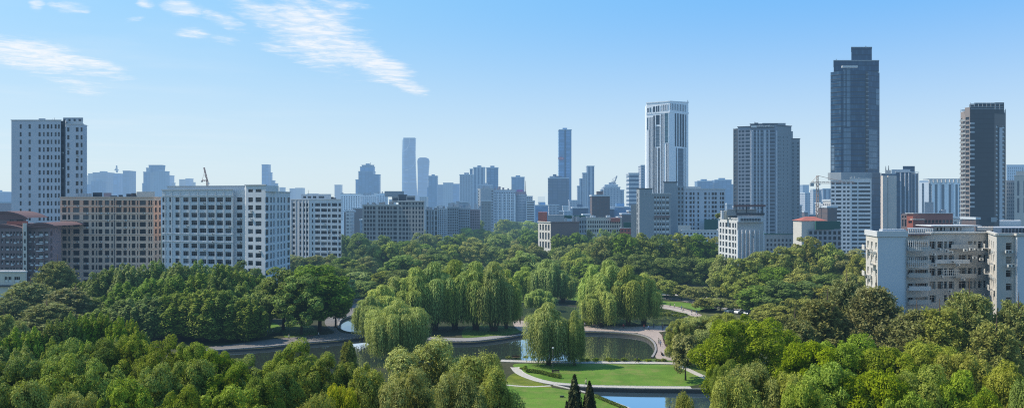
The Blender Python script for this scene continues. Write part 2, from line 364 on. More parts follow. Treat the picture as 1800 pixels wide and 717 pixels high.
def trunk_mesh(name, h, r, spread, nb, zfork=None, split=1):
    m=MB(); zf=zfork or h*.38
    for q in range(split):
        ox=(q-(split-1)/2)*r*2.6; oy=RNG.uniform(-.4,.4)*r*2*(split>1)
        lx,ly=RNG.uniform(-.05,.05,2)*h+np.array([ox,oy])*1.2
        pts=[(ox*.6,oy*.6,-.25),(ox*.6+lx*.05,oy*.6,.5),(ox+lx*.25,oy+ly*.3,zf*.6),(ox+lx*.5,oy+ly*.5,zf),(ox+lx*.8,oy+ly*.8,h*.66),(lx+ox,ly+oy,h*.93)]
        m.tube(pts,[r*1.45,r*1.05,r*.88,r*.74,r*.45,r*.1],8)
        for k in range(nb):
            a=k*2.39996+q; z=zf*.85+(h*.62-zf*.85)*k/max(1,nb-1); rr=r*.46*(1-.4*k/nb); u=(z/h)
            b=np.array([ox+lx*u*.9,oy+ly*u*.9,z]); e=b+np.array([math.cos(a)*spread,math.sin(a)*spread,spread*.95+h*.06]); md=(b+e)/2+np.array([0,0,-spread*.12])
            m.tube([b,md,e],[rr,rr*.66,rr*.14],6)
    return m.mesh(name,[BARK],smooth=True)
# templates: (crown meshes, trunk meshes, height, width)
TPL={}
def tpl(key, crowns, trunks, hgt, wid): TPL[key]=(crowns,trunks,hgt,wid)
tr_a=[trunk_mesh('trunk',15,.34,3.4,7) for _ in range(2)]
tr_u=[trunk_mesh('trunk',16,.30,2.2,7,3.5) for _ in range(2)]
tr_w=[trunk_mesh('trunk',12.5,.36,2.6,6,4.0), trunk_mesh('trunk',12.5,.26,2.4,5,4.0,2), trunk_mesh('trunk',12.5,.2,2.2,4,4.2,4)]
tr_s=[trunk_mesh('trunk',3.9,.12,1.0,5,1.5)]
def variants(fn, n, *a, **k): return [fn('crown',*a,**k) for _ in range(n)]
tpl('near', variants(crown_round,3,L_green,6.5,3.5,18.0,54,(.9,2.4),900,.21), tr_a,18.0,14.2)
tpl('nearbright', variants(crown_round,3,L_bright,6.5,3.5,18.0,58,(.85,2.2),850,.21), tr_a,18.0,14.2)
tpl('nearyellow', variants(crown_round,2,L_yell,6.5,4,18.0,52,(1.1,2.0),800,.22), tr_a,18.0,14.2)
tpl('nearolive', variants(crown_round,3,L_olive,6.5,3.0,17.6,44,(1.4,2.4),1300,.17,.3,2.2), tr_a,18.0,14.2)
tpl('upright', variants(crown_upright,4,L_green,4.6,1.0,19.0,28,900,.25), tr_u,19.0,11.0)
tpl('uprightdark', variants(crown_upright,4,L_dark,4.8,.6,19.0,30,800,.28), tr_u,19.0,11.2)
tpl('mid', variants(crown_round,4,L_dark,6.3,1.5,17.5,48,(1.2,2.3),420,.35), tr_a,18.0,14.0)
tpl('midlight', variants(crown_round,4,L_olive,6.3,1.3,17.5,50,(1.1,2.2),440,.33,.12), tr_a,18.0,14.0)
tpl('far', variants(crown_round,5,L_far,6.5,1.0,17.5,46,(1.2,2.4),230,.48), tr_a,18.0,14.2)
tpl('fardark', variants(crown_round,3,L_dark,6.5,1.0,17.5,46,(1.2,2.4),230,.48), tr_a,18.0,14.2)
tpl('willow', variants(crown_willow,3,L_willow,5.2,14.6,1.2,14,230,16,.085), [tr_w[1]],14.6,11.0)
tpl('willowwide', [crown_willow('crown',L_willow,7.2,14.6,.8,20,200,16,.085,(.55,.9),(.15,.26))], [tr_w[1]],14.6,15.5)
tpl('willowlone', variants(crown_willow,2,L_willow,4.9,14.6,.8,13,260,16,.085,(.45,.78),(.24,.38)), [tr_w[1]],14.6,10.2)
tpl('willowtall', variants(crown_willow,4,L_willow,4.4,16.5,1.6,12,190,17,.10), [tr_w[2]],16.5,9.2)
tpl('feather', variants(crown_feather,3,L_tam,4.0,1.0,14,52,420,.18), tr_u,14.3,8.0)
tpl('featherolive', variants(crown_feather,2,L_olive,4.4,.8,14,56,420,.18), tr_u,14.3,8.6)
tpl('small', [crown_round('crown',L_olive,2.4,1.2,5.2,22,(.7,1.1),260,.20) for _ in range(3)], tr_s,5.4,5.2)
tpl('cypress', variants(crown_cypress,2,L_cyp), [trunk_mesh('trunk',6,.14,.3,3,2)],9.0,2.6)
tpl('bush', [crown_round('foliage',L_green,.9,.1,1.5,12,(.35,.55),120,.12) for _ in range(3)], None,1.6,2.1)
NAME={'willowwide':'willow_tree','willowlone':'willow_tree','willow':'willow_tree','willowtall':'willow_tree','cypress':'cypress_tree','small':'ornamental_tree','upright':'poplar_tree','uprightdark':'poplar_tree','feather':'tamarisk_tree','featherolive':'tamarisk_tree','bush':'shrub'}
NTREE=[0]
WID={'upright':1.25,'uprightdark':1.3,'willowtall':1.4,'willow':1.05,'mid':1.15,'midlight':1.15,'far':1.1,'fardark':1.1,'feather':1.25,'featherolive':1.2,'near':1.1,'nearbright':1.1}
def plant(kind, px, ytop, Y, wpx, label, group=None, cat=None, hmin=None, dz=0.0):
    """a tree whose top is seen at (px, ytop), standing on the ground Y metres out; wpx = width seen"""
    crowns,trunks,th,tw=TPL[kind]
    h=wz(ytop,Y); w=wpx/F*Y*WID.get(kind,1.0)
    r=empty(NAME.get(kind,'broadleaf_tree'),(wx(px,Y),Y,dz),random.uniform(0,6.28))
    j=random.uniform(.93,1.07)
    r.scale=(w/tw*j,w/tw/j,(h-dz)/th)
    if trunks: link('trunk',random.choice(trunks),r)
    c=link('foliage' if kind=='bush' else 'crown',random.choice(crowns),r)
    tag(r,label,cat or ('shrub' if kind=='bush' else 'tree'),group); NTREE[0]+=1
    return r
def row(kinds, pts, Y, desc, group, w=None, jY=0.0, cat=None):
    """pts: (px, ytop[, width[, Y[, kind]]]) from left to right"""
    pts=sorted(pts,key=lambda p:p[0]); n=len(pts)
    for i,p in enumerate(pts):
        k=p[4] if len(p)>4 and p[4] else (kinds if isinstance(kinds,str) else kinds[i%len(kinds)])
        yy=(p[3] if len(p)>3 and p[3] else Y)+random.uniform(-jY,jY)
        lab=desc if n==1 else '%s, %s'%(desc, 'leftmost' if i==0 else 'rightmost' if i==n-1 else ORD[i]+' from left')
        plant(k,p[0],p[1],yy,p[2] if len(p)>2 and p[2] else w,lab,group if n>1 else None,cat)
def auto(x0,x1,y0,y1,n,jx=8,jy=5,w=None):
    return [(x0+(x1-x0)*(i/(n-1) if n>1 else .5)+random.uniform(-jx,jx), y0+(y1-y0)*(i/(n-1) if n>1 else .5)+random.uniform(-jy,jy), w*random.uniform(.88,1.15) if w else None) for i in range(n)]
# foreground, bottom left
row(['near','near','nearolive','near'],auto(-40,400,672,678,6,14,9,128),80,'round-crowned dark green tree in the bottom left corner canopy, nearest row','nearest canopy row at lower left')
row('near',auto(-20,470,628,642,8,12,10,104),95,'lumpy green tree of the second lower left canopy row','second canopy row at lower left',jY=2)
row('near',[(120,600,90),(170,598,92),(236,590,90),(292,594,88),(338,604,88),(385,612,90),(430,628,86),(470,640,80)],112,'broad green tree by the near lake bank, lower left','third canopy row at lower left',jY=3)
row('upright',[(-15,592,70,132),(22,572,64,136),(58,561,60,139),(92,551,58,141),(124,546,56,143),(152,541,56,146),(180,538,54,148),(206,553,52,146),(232,557,50,148),(252,578,46,150),(40,600,64,126),(96,590,60,130),(150,588,58,132),(200,592,54,134)],140,'tree with upright pointed plumes in front of the dark left grove','upright plumed trees at left')
# big dark grove on the far left bank
G='tall dark grove tree behind the lake bank at left'
row('uprightdark',[(146,487,62),(186,463,66),(228,455,66),(270,454,64),(312,452,66),(350,453,64),(388,460,62),(424,467,60),(452,479,52)],236,G+', back row','dark grove back row',jY=4)
row('uprightdark',[(170,520,70),(218,492,74),(262,486,74),(304,480,74),(346,476,74),(384,482,72),(420,492,70),(446,508,56)],216,G+', front row','dark grove front row',jY=3)
row('uprightdark',[(176,540,80),(226,522,80),(272,512,82),(316,504,84),(358,500,84),(398,506,80),(434,522,64)],205,G+', bank row','dark grove bank row',jY=2)
row('uprightdark',[(498,466,98,221,'mid'),(562,464,112,219,'mid'),(530,480,84,213,'mid'),(590,490,60,226,'mid'),(474,492,52,224,'mid')],220,'big dark rounded tree on the lake lawn right of the grove','big rounded bank trees')
row('feather',[(98,452,70,240),(48,490,86,215),(120,500,88,212),(20,520,60,205),(84,528,90,198)],240,'hazy brownish feathery tree below the old brick flats','feathery trees at far left')
row('featherolive',[(8,548,50),(34,560,46)],168,'thin pale tree at the left edge of the picture','thin pale trees at left edge')
# centre bottom
row(['near'],[(515,599,96,112),(560,622,92,104),(498,640,100,96),(462,664,96,86),(606,640,70,104)],100,'mid green lumpy tree in the bottom centre left, beside the lake','lumpy trees at bottom centre left')
row('nearyellow',[(642,642,112,86),(600,672,80,78)],88,'yellowish green tree at the bottom left of centre','yellowish trees at bottom')
row('nearolive',[(752,590,168,104),(838,616,136,94),(716,642,130,84),(808,652,130,80),(866,640,90,90),(560,684,100,74)],90,'olive fine-leaved round tree at the bottom of the picture','olive round trees at bottom centre')
plant('featherolive',612,592,146,34,'slim sapling at the lake edge left of the front willow')
row('cypress',[(1010,660,44,108),(1036,672,42,107),(996,706,22,104)],108,'dark pointed cypress before the lower lawn','cypresses at the lower lawn')
# right foreground
plant('nearbright',1312,549,120,152,'bright green dense round tree standing right of the lawn')
row('nearbright',[(1284,590,76,122),(1276,632,54,112)],120,'smaller bright green lower tree right of the lawn','lower bright trees by lawn')
row('nearolive',[(1228,552,96,174),(1270,549,92,176),(1196,560,56,172)],150,'dull green round tree beside the plaza on the right','dull round trees by plaza',)
plant('small',1205,586,158,60,'small grey-green spreading tree over the wooden railing')
row('nearolive',[(1322,624,124,88),(1292,656,126,76),(1388,640,110,86),(1206,684,74,78)],85,'olive speckled tree in the bottom right, left of the bright canopy','olive speckled trees at bottom right')
row('nearbright',[(1424,594,130,104),(1492,588,136,106),(1556,604,130,102),(1470,636,130,88),(1548,644,140,86),(1620,640,130,88),(1420,668,110,78),(1690,650,110,86)],100,'bright green tree in the big bottom right canopy','bright canopy at bottom right')
row('nearyellow',[(1640,600,120,104),(1700,616,100,100),(1772,636,104,92)],100,'yellow-green sunlit tree of the bottom right canopy','yellow-green canopy trees')
row('near',[(1730,690,90,76),(1590,690,120,74),(1800,672,70,80)],80,'dark green tree at the lower right corner','lower right corner trees')
row('feather',[(1442,512,96,152),(1486,480,92,160),(1538,488,96,150),(1404,552,80,142),(1612,534,96,140)],150,'brownish feathery tree in front of the grey apartment block','feathery trees before apartment block')
row('featherolive',[(1655,532,96,136),(1704,498,104,138),(1746,552,90,130),(1782,520,84,136),(1812,540,70,134)],138,'dark olive feathery tree below the old apartments at right','olive feathery trees at right')
# right middle: tall grove
row(['midlight'],[(1272,446,56,288),(1322,440,60,286),(1302,452,72,282),(1342,438,74,284),(1382,430,76,282),(1420,412,70,290),(1454,424,68,286),(1488,436,66,282),(1512,446,60,272)],282,'tall grey-green tree of the grove left of the apartment block','tall grove at right')
row(['midlight','mid'],[(1318,478,70,262),(1362,468,74,262),(1408,468,78,256),(1452,480,76,250),(1500,478,64,244)],258,'leafy tree in front of the tall right grove','front of right grove')
row(['midlight','mid'],[(1064,412,64),(1096,408,62),(1130,407,62),(1162,410,62),(1194,407,64),(1226,409,62),(1256,414,60),(1282,424,56)],350,'dense tree in the straight row below the grey slab flats','straight dense row behind plaza',jY=5)
row('mid',[(1086,444,64),(1128,446,62),(1168,452,60),(1206,450,62),(1246,452,60)],322,'dark tree under the straight row behind the plaza','dark under row behind plaza',jY=5)
row(['mid','midlight'],[(1330,500,76,246),(1372,490,80,242),(1414,494,80,240),(1454,500,80,236),(1352,530,70,216),(1398,522,76,212)],240,'dark leafy tree right of the small plaza trees','dark trees right of plaza')
row('small',[(1240,522,42),(1266,523,46),(1294,527,44),(1322,531,46),(1350,536,44)],258,'small shade tree in the paved strip behind the bright tree','paved strip trees')
row('small',[(1222,504,44),(1248,503,46),(1274,502,44),(1298,510,40),(1322,514,40)],282,'small round tree on the upper plaza path','small plaza trees')
row('small',[(1150,484,50,300),(1172,492,44,294),(1198,500,40,290),(1136,500,36,282)],292,'low round bushy tree beside the right willows','low bushy trees by willows')
# willows
plant('willowwide',700,525,180,152,'large pale green weeping willow at the left lake shore, in front of all others')
plant('willowlone',964,531,173,96,'weeping willow alone on the lawn edge in front of the lake, taller one')
plant('willowlone',1010,545,172.5,52,'smaller weeping willow joined to the lone lawn willow, on its right')
row('willowtall',[(694,486,60,222),(730,470,66),(764,460,66),(800,456,64),(836,459,66),(868,460,62),(890,474,44)],222,'tall weeping willow in the big dense clump behind the left shore','dense willow clump',jY=3)
row('willowtall',[(650,520,52,206),(672,500,56,212)],206,'paler low willow at the left end of the clump','pale low willows')
row('willowtall',[(924,468,46,292),(962,455,54),(990,474,44),(948,508,44,262),(1012,436,50,340),(914,440,40,350),(1030,440,40,345),(1092,470,40,300)],284,'weeping willow behind the upper pond, between the two big clumps','middle willows')
row('willowtall',[(1042,466,52,238),(1070,457,62,232),(1104,466,60,229),(1132,480,48,231),(1058,500,50,226)],230,'weeping willow of the right clump on the promontory','right willow clump')
# back forest
def forest(pts,Y,desc,kinds=('far','far','fardark','midlight')): row(list(kinds),pts,Y,desc,'park forest: '+desc,jY=Y*.03)
forest(auto(516,640,448,452,7,6,8,44),372,'woodland tree below the white blocks at left centre',('midlight','mid','midlight'))
forest(auto(540,700,476,472,7,8,8,54),306,'woodland tree above the left path',('mid','midlight','mid','far'))
forest(auto(640,760,430,434,6,6,8,42),402,'woodland tree in front of the brown grid block',('mid','midlight','fardark'))
forest(auto(604,740,412,422,7,6,7,38),462,'dark woodland tree at the foot of the brown grid block',('fardark','mid'))
forest(auto(700,1040,454,450,11,12,9,58),335,'woodland tree behind the willow clump',('mid','midlight','mid','far'))
forest(auto(716,1052,428,431,14,10,8,46),408,'woodland tree in the middle of the park forest',('midlight','midlight','mid','far'))
forest(auto(742,1050,409,414,14,8,6,38),500,'woodland tree toward the back of the park forest',('far','midlight','fardark'))
forest(auto(756,945,396,402,10,6,5,33),610,'woodland tree at the back edge of the park forest',('far','far','fardark'))
plant('fardark',824,383,640,60,'tall dark domed tree rising above the back edge of the park forest')
forest(auto(985,1050,408,412,3,5,3,44),440,'dark tree beside the low brick building',('fardark','mid'))
forest(auto(880,950,384,392,4,5,3,38),720,'distant tree below the banded apartment cluster',('far','fardark'))
forest(auto(1035,1110,400,404,4,5,4,32),480,'tree in front of the long low columned building',('fardark','far'))
forest(auto(1350,1420,440,428,3,5,3,50),330,'tree at the foot of the dark residential tower',('mid','midlight'))
forest([(620,470,40,330),(600,500,50,290),(640,492,56,280),(575,462,50,340)],300,'dark tree beside the left winding path',('mid',))
forest([(395,462,40,262),(420,456,44,262),(452,470,34,258),(200,470,40,262)],262,'shaded tree at the foot of the white block',('mid',))
row('bush',[(923,641,9,167),(916,645,8,168.5)],167,'small dark clipped shrub at the lawn end of the hedge','clipped lawn shrubs')
row('bush',auto(1002,1185,628,630,12,5,1,14),177,'low leafy shrub on the near lake bank','near bank shrubs')
row('bush',auto(892,940,625,625,4,3,1,12),180,'low green shrub left of the lone willow','left bank shrubs')
row('bush',auto(1028,1078,559,564,6,3,2,20),229,'light green shrub on the willow promontory','promontory shrubs')
row('bush',auto(1150,1225,546,556,7,3,1,16),247,'trimmed shrub beside the upper path','upper path shrubs')
# ---------------------------------------------------------------- ground, lake, lawns, paths
def spline(pts, closed=True, k=6):
    n=len(pts); out=[]
    rng=range(n) if closed else range(n-1)
    for i in rng:
        p=[pts[(i+d)%n] if closed else pts[min(max(i+d,0),n-1)] for d in (-1,0,1,2)]
        for j in range(k):
            u=j/k; q=[]
            for a in (0,1):
                p0,p1,p2,p3=[v[a] for v in p]
                q.append(.5*(2*p1+(p2-p0)*u+(2*p0-5*p1+4*p2-p3)*u*u+(3*p1-p0-3*p2+p3)*u**3))
            out.append(tuple(q))
    if not closed: out.append(tuple(pts[-1]))
    return out
def G(*pts): return [gp(*p) for p in pts]
def tri_fill(outer, holes):
    vs=[];es=[];loops=[]
    for lp in [outer]+holes:
        b=len(vs); vs+= [Vector(p) for p in lp]; es+=[(b+i,b+(i+1)%len(lp)) for i in range(len(lp))]
    V,E,Fc,*_=geometry.delaunay_2d_cdt(vs,es,[],0,1e-5)
    def inside(p,poly):
        c=False; x,y=p; j=len(poly)-1
        for i in range(len(poly)):
            xi,yi=poly[i]; xj,yj=poly[j]
            if (yi>y)!=(yj>y) and x<(xj-xi)*(y-yi)/(yj-yi)+xi: c=not c
            j=i
        return c
    out=[]
    for f in Fc:
        c=(V[f[0]]+V[f[1]]+V[f[2]])/3
        if inside(c,outer) and not any(inside(c,h) for h in holes): out.append([tuple(V[i]) for i in f])
    return out
def sheet(name, poly, z, m, holes=(), kind='structure'):
    b=MB()
    for tri in tri_fill(poly,list(holes)):
        ar=(tri[1][0]-tri[0][0])*(tri[2][1]-tri[0][1])-(tri[2][0]-tri[0][0])*(tri[1][1]-tri[0][1])
        if ar<0: tri=tri[::-1]
        b.face([(x,y,z) for x,y in tri],0,[(x,y) for x,y in tri])
    return tag(b.build(name,m),kind=kind)
def ribbon_edges(cl, w):
    L=[];R=[]
    for i,p in enumerate(cl):
        a=cl[max(i-1,0)]; c=cl[min(i+1,len(cl)-1)]; d=Vector((c[0]-a[0],c[1]-a[1])).normalized()
        L.append((p[0]-d.y*w/2,p[1]+d.x*w/2)); R.append((p[0]+d.y*w/2,p[1]-d.x*w/2))
    return L,R
def ribbon(name, cl, w, z, m, kerb=None, kh=.10, kw=.22):
    L,R=ribbon_edges(cl,w); b=MB(); s=0
    for i in range(len(cl)-1):
        d=math.dist(cl[i],cl[i+1])
        b.face([(*L[i],z),(*R[i],z),(*R[i+1],z),(*L[i+1],z)],0,[(0,s),(w,s),(w,s+d),(0,s+d)]); s+=d
    o=tag(b.build(name,m),kind='structure')
    if kerb:
        for side,ed in (('a',L),('b',R)): kerb_line(ed,kerb,kh,kw)
    return o
def kerb_line(ed, m, h=.12, w=.25, name='kerb', z0=-.02, closed=False):
    ed=list(ed)+([ed[0]] if closed else [])
    L,R=ribbon_edges(ed,w); b=MB()
    for i in range(len(ed)-1):
        b.face([(*L[i],h),(*R[i],h),(*R[i+1],h),(*L[i+1],h)]); b.face([(*R[i],z0),(*R[i+1],z0),(*R[i+1],h),(*R[i],h)]); b.face([(*L[i+1],z0),(*L[i],z0),(*L[i],h),(*L[i+1],h)])
    return tag(b.build(name,m),kind='structure')
def ground_fn(t):
    p=POS(t); n=t.noise(p,.045,6.0,.6); n2=t.noise(p,.8,5.0,.65); n3=t.noise(p,.004,4.0)
    c=t.mix(t.ss(n,.38,.62),(.040,.052,.020),(.072,.070,.040)); c=t.mix(t.m('MULTIPLY',t.ss(n2,.4,.7),.6),c,(.026,.036,.014))
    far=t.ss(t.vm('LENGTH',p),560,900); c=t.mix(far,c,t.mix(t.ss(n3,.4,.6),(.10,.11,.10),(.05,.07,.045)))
    return pbsdf(t,c,.95,.1)
M_ground=mat('park_soil',ground_fn)
def lawn_fn(a,b,d,sc=1.0):
    def fn(t):
        p=POS(t); m1=t.n('ShaderNodeMapping',{'Vector':p,'Rotation':(0,0,.35),'Scale':(.10,.5,1)}).outputs[0]
        n=t.noise(p,.11*sc,5.0,.6); n2=t.noise(m1,1.0,4.0,.6); n3=t.noise(p,5.5,4.0,.7); n4=t.noise(p,.9,4.0,.65)
        c=t.mix(t.ss(n,.35,.66),a,b); c=t.mix(t.m('MULTIPLY',t.ss(n2,.46,.72),.55),c,d); c=t.mix(t.m('MULTIPLY',t.ss(n3,.42,.72),.55),c,[x*.55 for x in d])
        n5=t.noise(p,.16,7.0,.75); c=t.mix(t.m('MULTIPLY',t.ss(n5,.48,.66),.75),c,(.205,.215,.060)); c=t.mix(t.m('MULTIPLY',t.ss(n4,.58,.74),.6),c,(.11,.12,.032))
        bp=t.n('ShaderNodeBump',{'Height':n3,'Strength':.6,'Distance':.12}).outputs[0]
        return pbsdf(t,c,.9,.15,0,bp)
    return fn
M_lawn=mat('mown_lawn',lawn_fn((.098,.195,.022),(.150,.262,.034),(.070,.140,.018)))
M_lawn2=mat('shaded_lawn',lawn_fn((.070,.130,.020),(.105,.170,.026),(.045,.085,.014)))  # darker copy of the mown lawn, shade put into its greens
M_rough2=mat('worn_ground_grass',lawn_fn((.055,.070,.028),(.10,.105,.05),(.035,.048,.016),2))
M_rough=mat('rough_grass',lawn_fn((.110,.150,.016),(.190,.215,.022),(.060,.085,.012),3))
def pave_fn(a,b,sc):
    def fn(t):
        p=POS(t); br=t.n('ShaderNodeTexBrick',{'Vector':p,'Color1':c4(a),'Color2':c4([x*.86 for x in a]),'Mortar':c4([x*.55 for x in a]),'Scale':sc,'Mortar Size':.02}).outputs[0]
        n=t.noise(p,.35,5.0,.65); n2=t.noise(p,3.0,4.0)
        c=t.mix(t.m('MULTIPLY',t.ss(n,.4,.7),.55),br,b); c=t.mix(t.m('MULTIPLY',t.ss(n2,.5,.8),.3),c,[x*.5 for x in b])
        return pbsdf(t,c,.85,.2)
    return fn
M_pink=mat('pink_paving',pave_fn((.46,.37,.31),(.34,.27,.23),.6))
M_grey=mat('grey_paving',pave_fn((.34,.32,.30),(.24,.225,.21),.5))
M_shade_stone=mat('shaded_stone_paving',pave_fn((.22,.20,.18),(.14,.13,.115),.5))  # darker paving: the grove's shade on the left bank put into the colour
M_path=mat('pale_path',pave_fn((.56,.52,.45),(.44,.40,.34),.8))
M_kerb=plain('kerb_stone',(.55,.52,.47),.8,.2)
M_bank=plain('bank_stone',(.10,.095,.085),.9,.2,0,.4)
M_wood=plain('dark_timber',(.11,.075,.05),.8,.2,0,.4)
M_metal=plain('dark_metal',(.05,.052,.055),.5,.4)
M_white=plain('white_paint',(.75,.74,.71),.6,.3)
def water_fn(deep,mir):
    def fn(t):
        p=POS(t); mp=t.n('ShaderNodeMapping',{'Vector':p,'Scale':(.55,1.3,1)}).outputs[0]
        n=t.noise(mp,.9,3.0,.55); bp=t.n('ShaderNodeBump',{'Height':n,'Strength':.02,'Distance':.08}).outputs[0]
        bl_=t.noise(p,.03,3.0)
        d=t.mix(t.ss(bl_,.4,.65),deep,[x*1.5 for x in deep])
        dif=t.n('ShaderNodeBsdfDiffuse',{'Color':d}).outputs[0]
        gl=t.n('ShaderNodeBsdfGlossy',{'Color':(.96,.97,.98,1),'Roughness':.025,'Normal':bp}).outputs[0]
        lw=t.n('ShaderNodeFresnel',{'IOR':1.33}).outputs[0]
        return t.n('ShaderNodeMixShader',{0:t.m('ADD',t.m('MULTIPLY',lw,1.0),mir,clamp=True),1:dif,2:gl}).outputs[0]
    return fn
M_water=mat('lake_water',water_fn((.066,.072,.040),.54))
M_pool=mat('pool_water',water_fn((.06,.10,.12),.55))
M_pond=mat('green_pond_water',water_fn((.045,.062,.024),.16))
lake=spline(G((1146,604),(1134,594),(1112,588.5),(1078,585.5),(1040,584),(1000,584),(960,585.5),(929,588),(872,597),(820,602),(760,600),(700,595),(650,594),(624,595.5),(596,599),(560,602),(532,604.5),(495,608),(462,611.5),(400,615),(352,619),(320,628),(345,648),(420,668),(520,668),(610,652),(700,644),(800,639),(900,634.5),(960,634),(1050,634),(1120,633),(1142,628),(1149,616)),k=5)
inlet=spline(G((597,572),(602,563),(618,556.5),(650,553),(684,553),(704,562),(690,575),(655,582),(620,583),(602,579)),k=5)
upper=spline(G((872,540),(900,533),(960,532),(1020,538),(1062,543),(1100,542),(1140,543),(1172,545),(1204,551),(1214,558),(1204,566),(1172,571),(1130,571),(1112,566),(1080,559),(1040,559),(1010,563),(960,559),(905,553)),k=4)
pool=[*G((976,677.3),(1040,681.5),(1120,683.5),(1215,684.5),(1300,685),(1310,717),(1270,760),(1180,752))]+spline(G((1140,733),(1103,715),(1066,701.5),(1042,692),(1010,684),(984,679.5)),False,5)
def ccw(p):
    a=sum(p[i][0]*p[(i+1)%len(p)][1]-p[(i+1)%len(p)][0]*p[i][1] for i in range(len(p)))
    return p if a>0 else p[::-1]
lake,inlet,upper,pool=[ccw(p) for p in (lake,inlet,upper,pool)]
waters=[lake,inlet,upper,pool]
inner=[(-420,15),(420,15),(620,420),(620,760),(-620,760),(-620,420)]
sheet('ground',inner,0,M_ground,waters)
sheet('city_ground',[(-30000,-4000),(30000,-4000),(30000,45000),(-30000,45000)],-.004,M_ground,[inner])
DEP={0:.55,1:.5,2:.4,3:.75}
for i,(w,m,nm) in enumerate(((lake,M_water,'lake_water'),(inlet,M_pond,'pond_water'),(upper,M_pond,'pond_water'),(pool,M_pool,'pool_water'))):
    d=DEP[i]
    sheet(nm,w,-d,m)
    b=MB(); n=len(w)
    for k in range(n):
        a,c=w[k],w[(k+1)%n]; b.face([(*c,-d-.3),(*a,-d-.3),(*a,0),(*c,0)])
    tag(b.build('bank_wall',M_bank),kind='structure')
# kerbs on the lake's stone edge: far bank and pool edge
fb=[p for p in lake if gp(0,612)[1]<=p[1] and p[0]>-75]
kerb_line([p for p in reversed(lake[:lake.index(max(lake,key=lambda q:q[0]))+1])] if False else spline(G((352,617.6),(462,610),(532,603.2),(596,597.6),(650,592.8),(700,593.6),(760,598.5),(820,600.5),(872,595.6),(929,586.8),(960,584.4),(1000,582.8),(1040,582.8),(1078,584.2),(1112,587),(1136,592.5),(1149.5,603),(1152.5,616),(1146,629)),False,5),M_grey,.28,.5,'kerb')
kerb_line(spline(G((595.5,578),(595,571),(600,562),(617,555.4),(650,552)),False,5),M_grey,.3,.5,'kerb')
kerb_line(spline(G((974,676.6),(1008,684.5),(1041,692.6),(1064.5,702),(1101,715.6),(1139,734)),False,5),M_path,.14,.55,'kerb')
kerb_line(G((976,676.4),(1040,680.8),(1120,682.8),(1215,683.8),(1300,684.3)),M_grey,.16,.35,'kerb')
# lawns (6 mm above the soil) and paths (12 mm)
sheet('lawn',spline(G((904,639.5),(960,638.6),(1050,639.3),(1120,640),(1186,641.2),(1212,653),(1243,668.5),(1206,678.3),(1130,677.6),(1050,677),(990,673.8),(950,667.5),(925,659.5),(911,650)),k=4),.006,M_lawn)
sheet('lawn',spline(G((898,668),(925,670),(950,676),(972,681),(1003,686),(1036,694),(1060,703),(1090,716),(1110,735),(1040,770),(900,780),(830,740),(850,700)),k=4),.006,M_lawn)
sheet('rough_grass',spline(G((912,655),(922,663),(945,671),(968,677.5),(966,681),(940,679.5),(905,676),(890,668),(898,658)),k=4),.010,M_rough)
sheet('lawn',spline(G((1196,640),(1230,640),(1290,638),(1330,650),(1320,690),(1262,668),(1222,652)),k=4),.006,M_lawn2)
sheet('lawn',spline(G((1166,592),(1185,588),(1215,592),(1215,607),(1185,611),(1172,606)),k=4),.006,M_lawn)
sheet('lawn',spline(G((424,570),(450,566),(484,568),(496,580),(478,586),(430,588),(412,582)),k=4),.006,M_lawn)
sheet('lawn',spline(G((500,572),(540,570),(560,584),(530,594),(500,592)),k=4),.006,M_lawn2)
sheet('lawn',spline(G((1000,516),(1036,512),(1060,520),(1030,527),(1000,526)),k=4),.006,M_lawn)
sheet('lawn',spline(G((870,520),(905,505),(935,508),(945,530),(905,531),(868,538)),k=4),.006,M_lawn)
sheet('lawn',spline(G((820,574),(870,572),(915,580),(900,587),(858,593),(815,594)),k=4),.006,M_lawn2)
sheet('lawn',spline(G((1020,559.5),(1045,558.5),(1080,560),(1112,567),(1100,570),(1050,567),(1022,565)),k=4),.006,M_rough)
sheet('lawn',spline(G((-60,560),(20,548),(40,585),(-30,610),(-110,600)),k=4),.006,M_lawn2)
sheet('lawn',spline(G((1150,636),(1118,633.6),(1150,630),(1180,630),(1186,636)),k=4),.006,M_lawn2)
ribbon('path',spline(G((880,633.5),(935,635.3),(1000,636.2),(1080,636.8),(1150,637.4),(1190,638.4)),False,5),2.1,.012,M_path,M_kerb,.07,.18)
ribbon('path',spline(G((1189,639.5),(1214,651.5),(1250,668.5),(1290,692)),False,5),1.7,.014,M_path)
ribbon('path',spline(G((905,645),(914,655),(935,664.5),(962,671.5),(990,675),(1050,678.8),(1130,680.2),(1215,681)),False,5),1.9,.012,M_path,M_kerb,.07,.18)
ribbon('path',spline(G((968,677.5),(930,679),(888,676)),False,5),.8,.016,M_path)
sheet('lawn',spline(G((1236,556),(1230,545),(1260,541),(1300,546),(1350,548),(1420,556),(1420,575),(1330,572),(1260,566)),k=4),.007,M_rough2)
sheet('lawn',spline(G((1140,529),(1200,531),(1260,542),(1240,548),(1200,540),(1140,532)),k=4),.007,M_lawn)
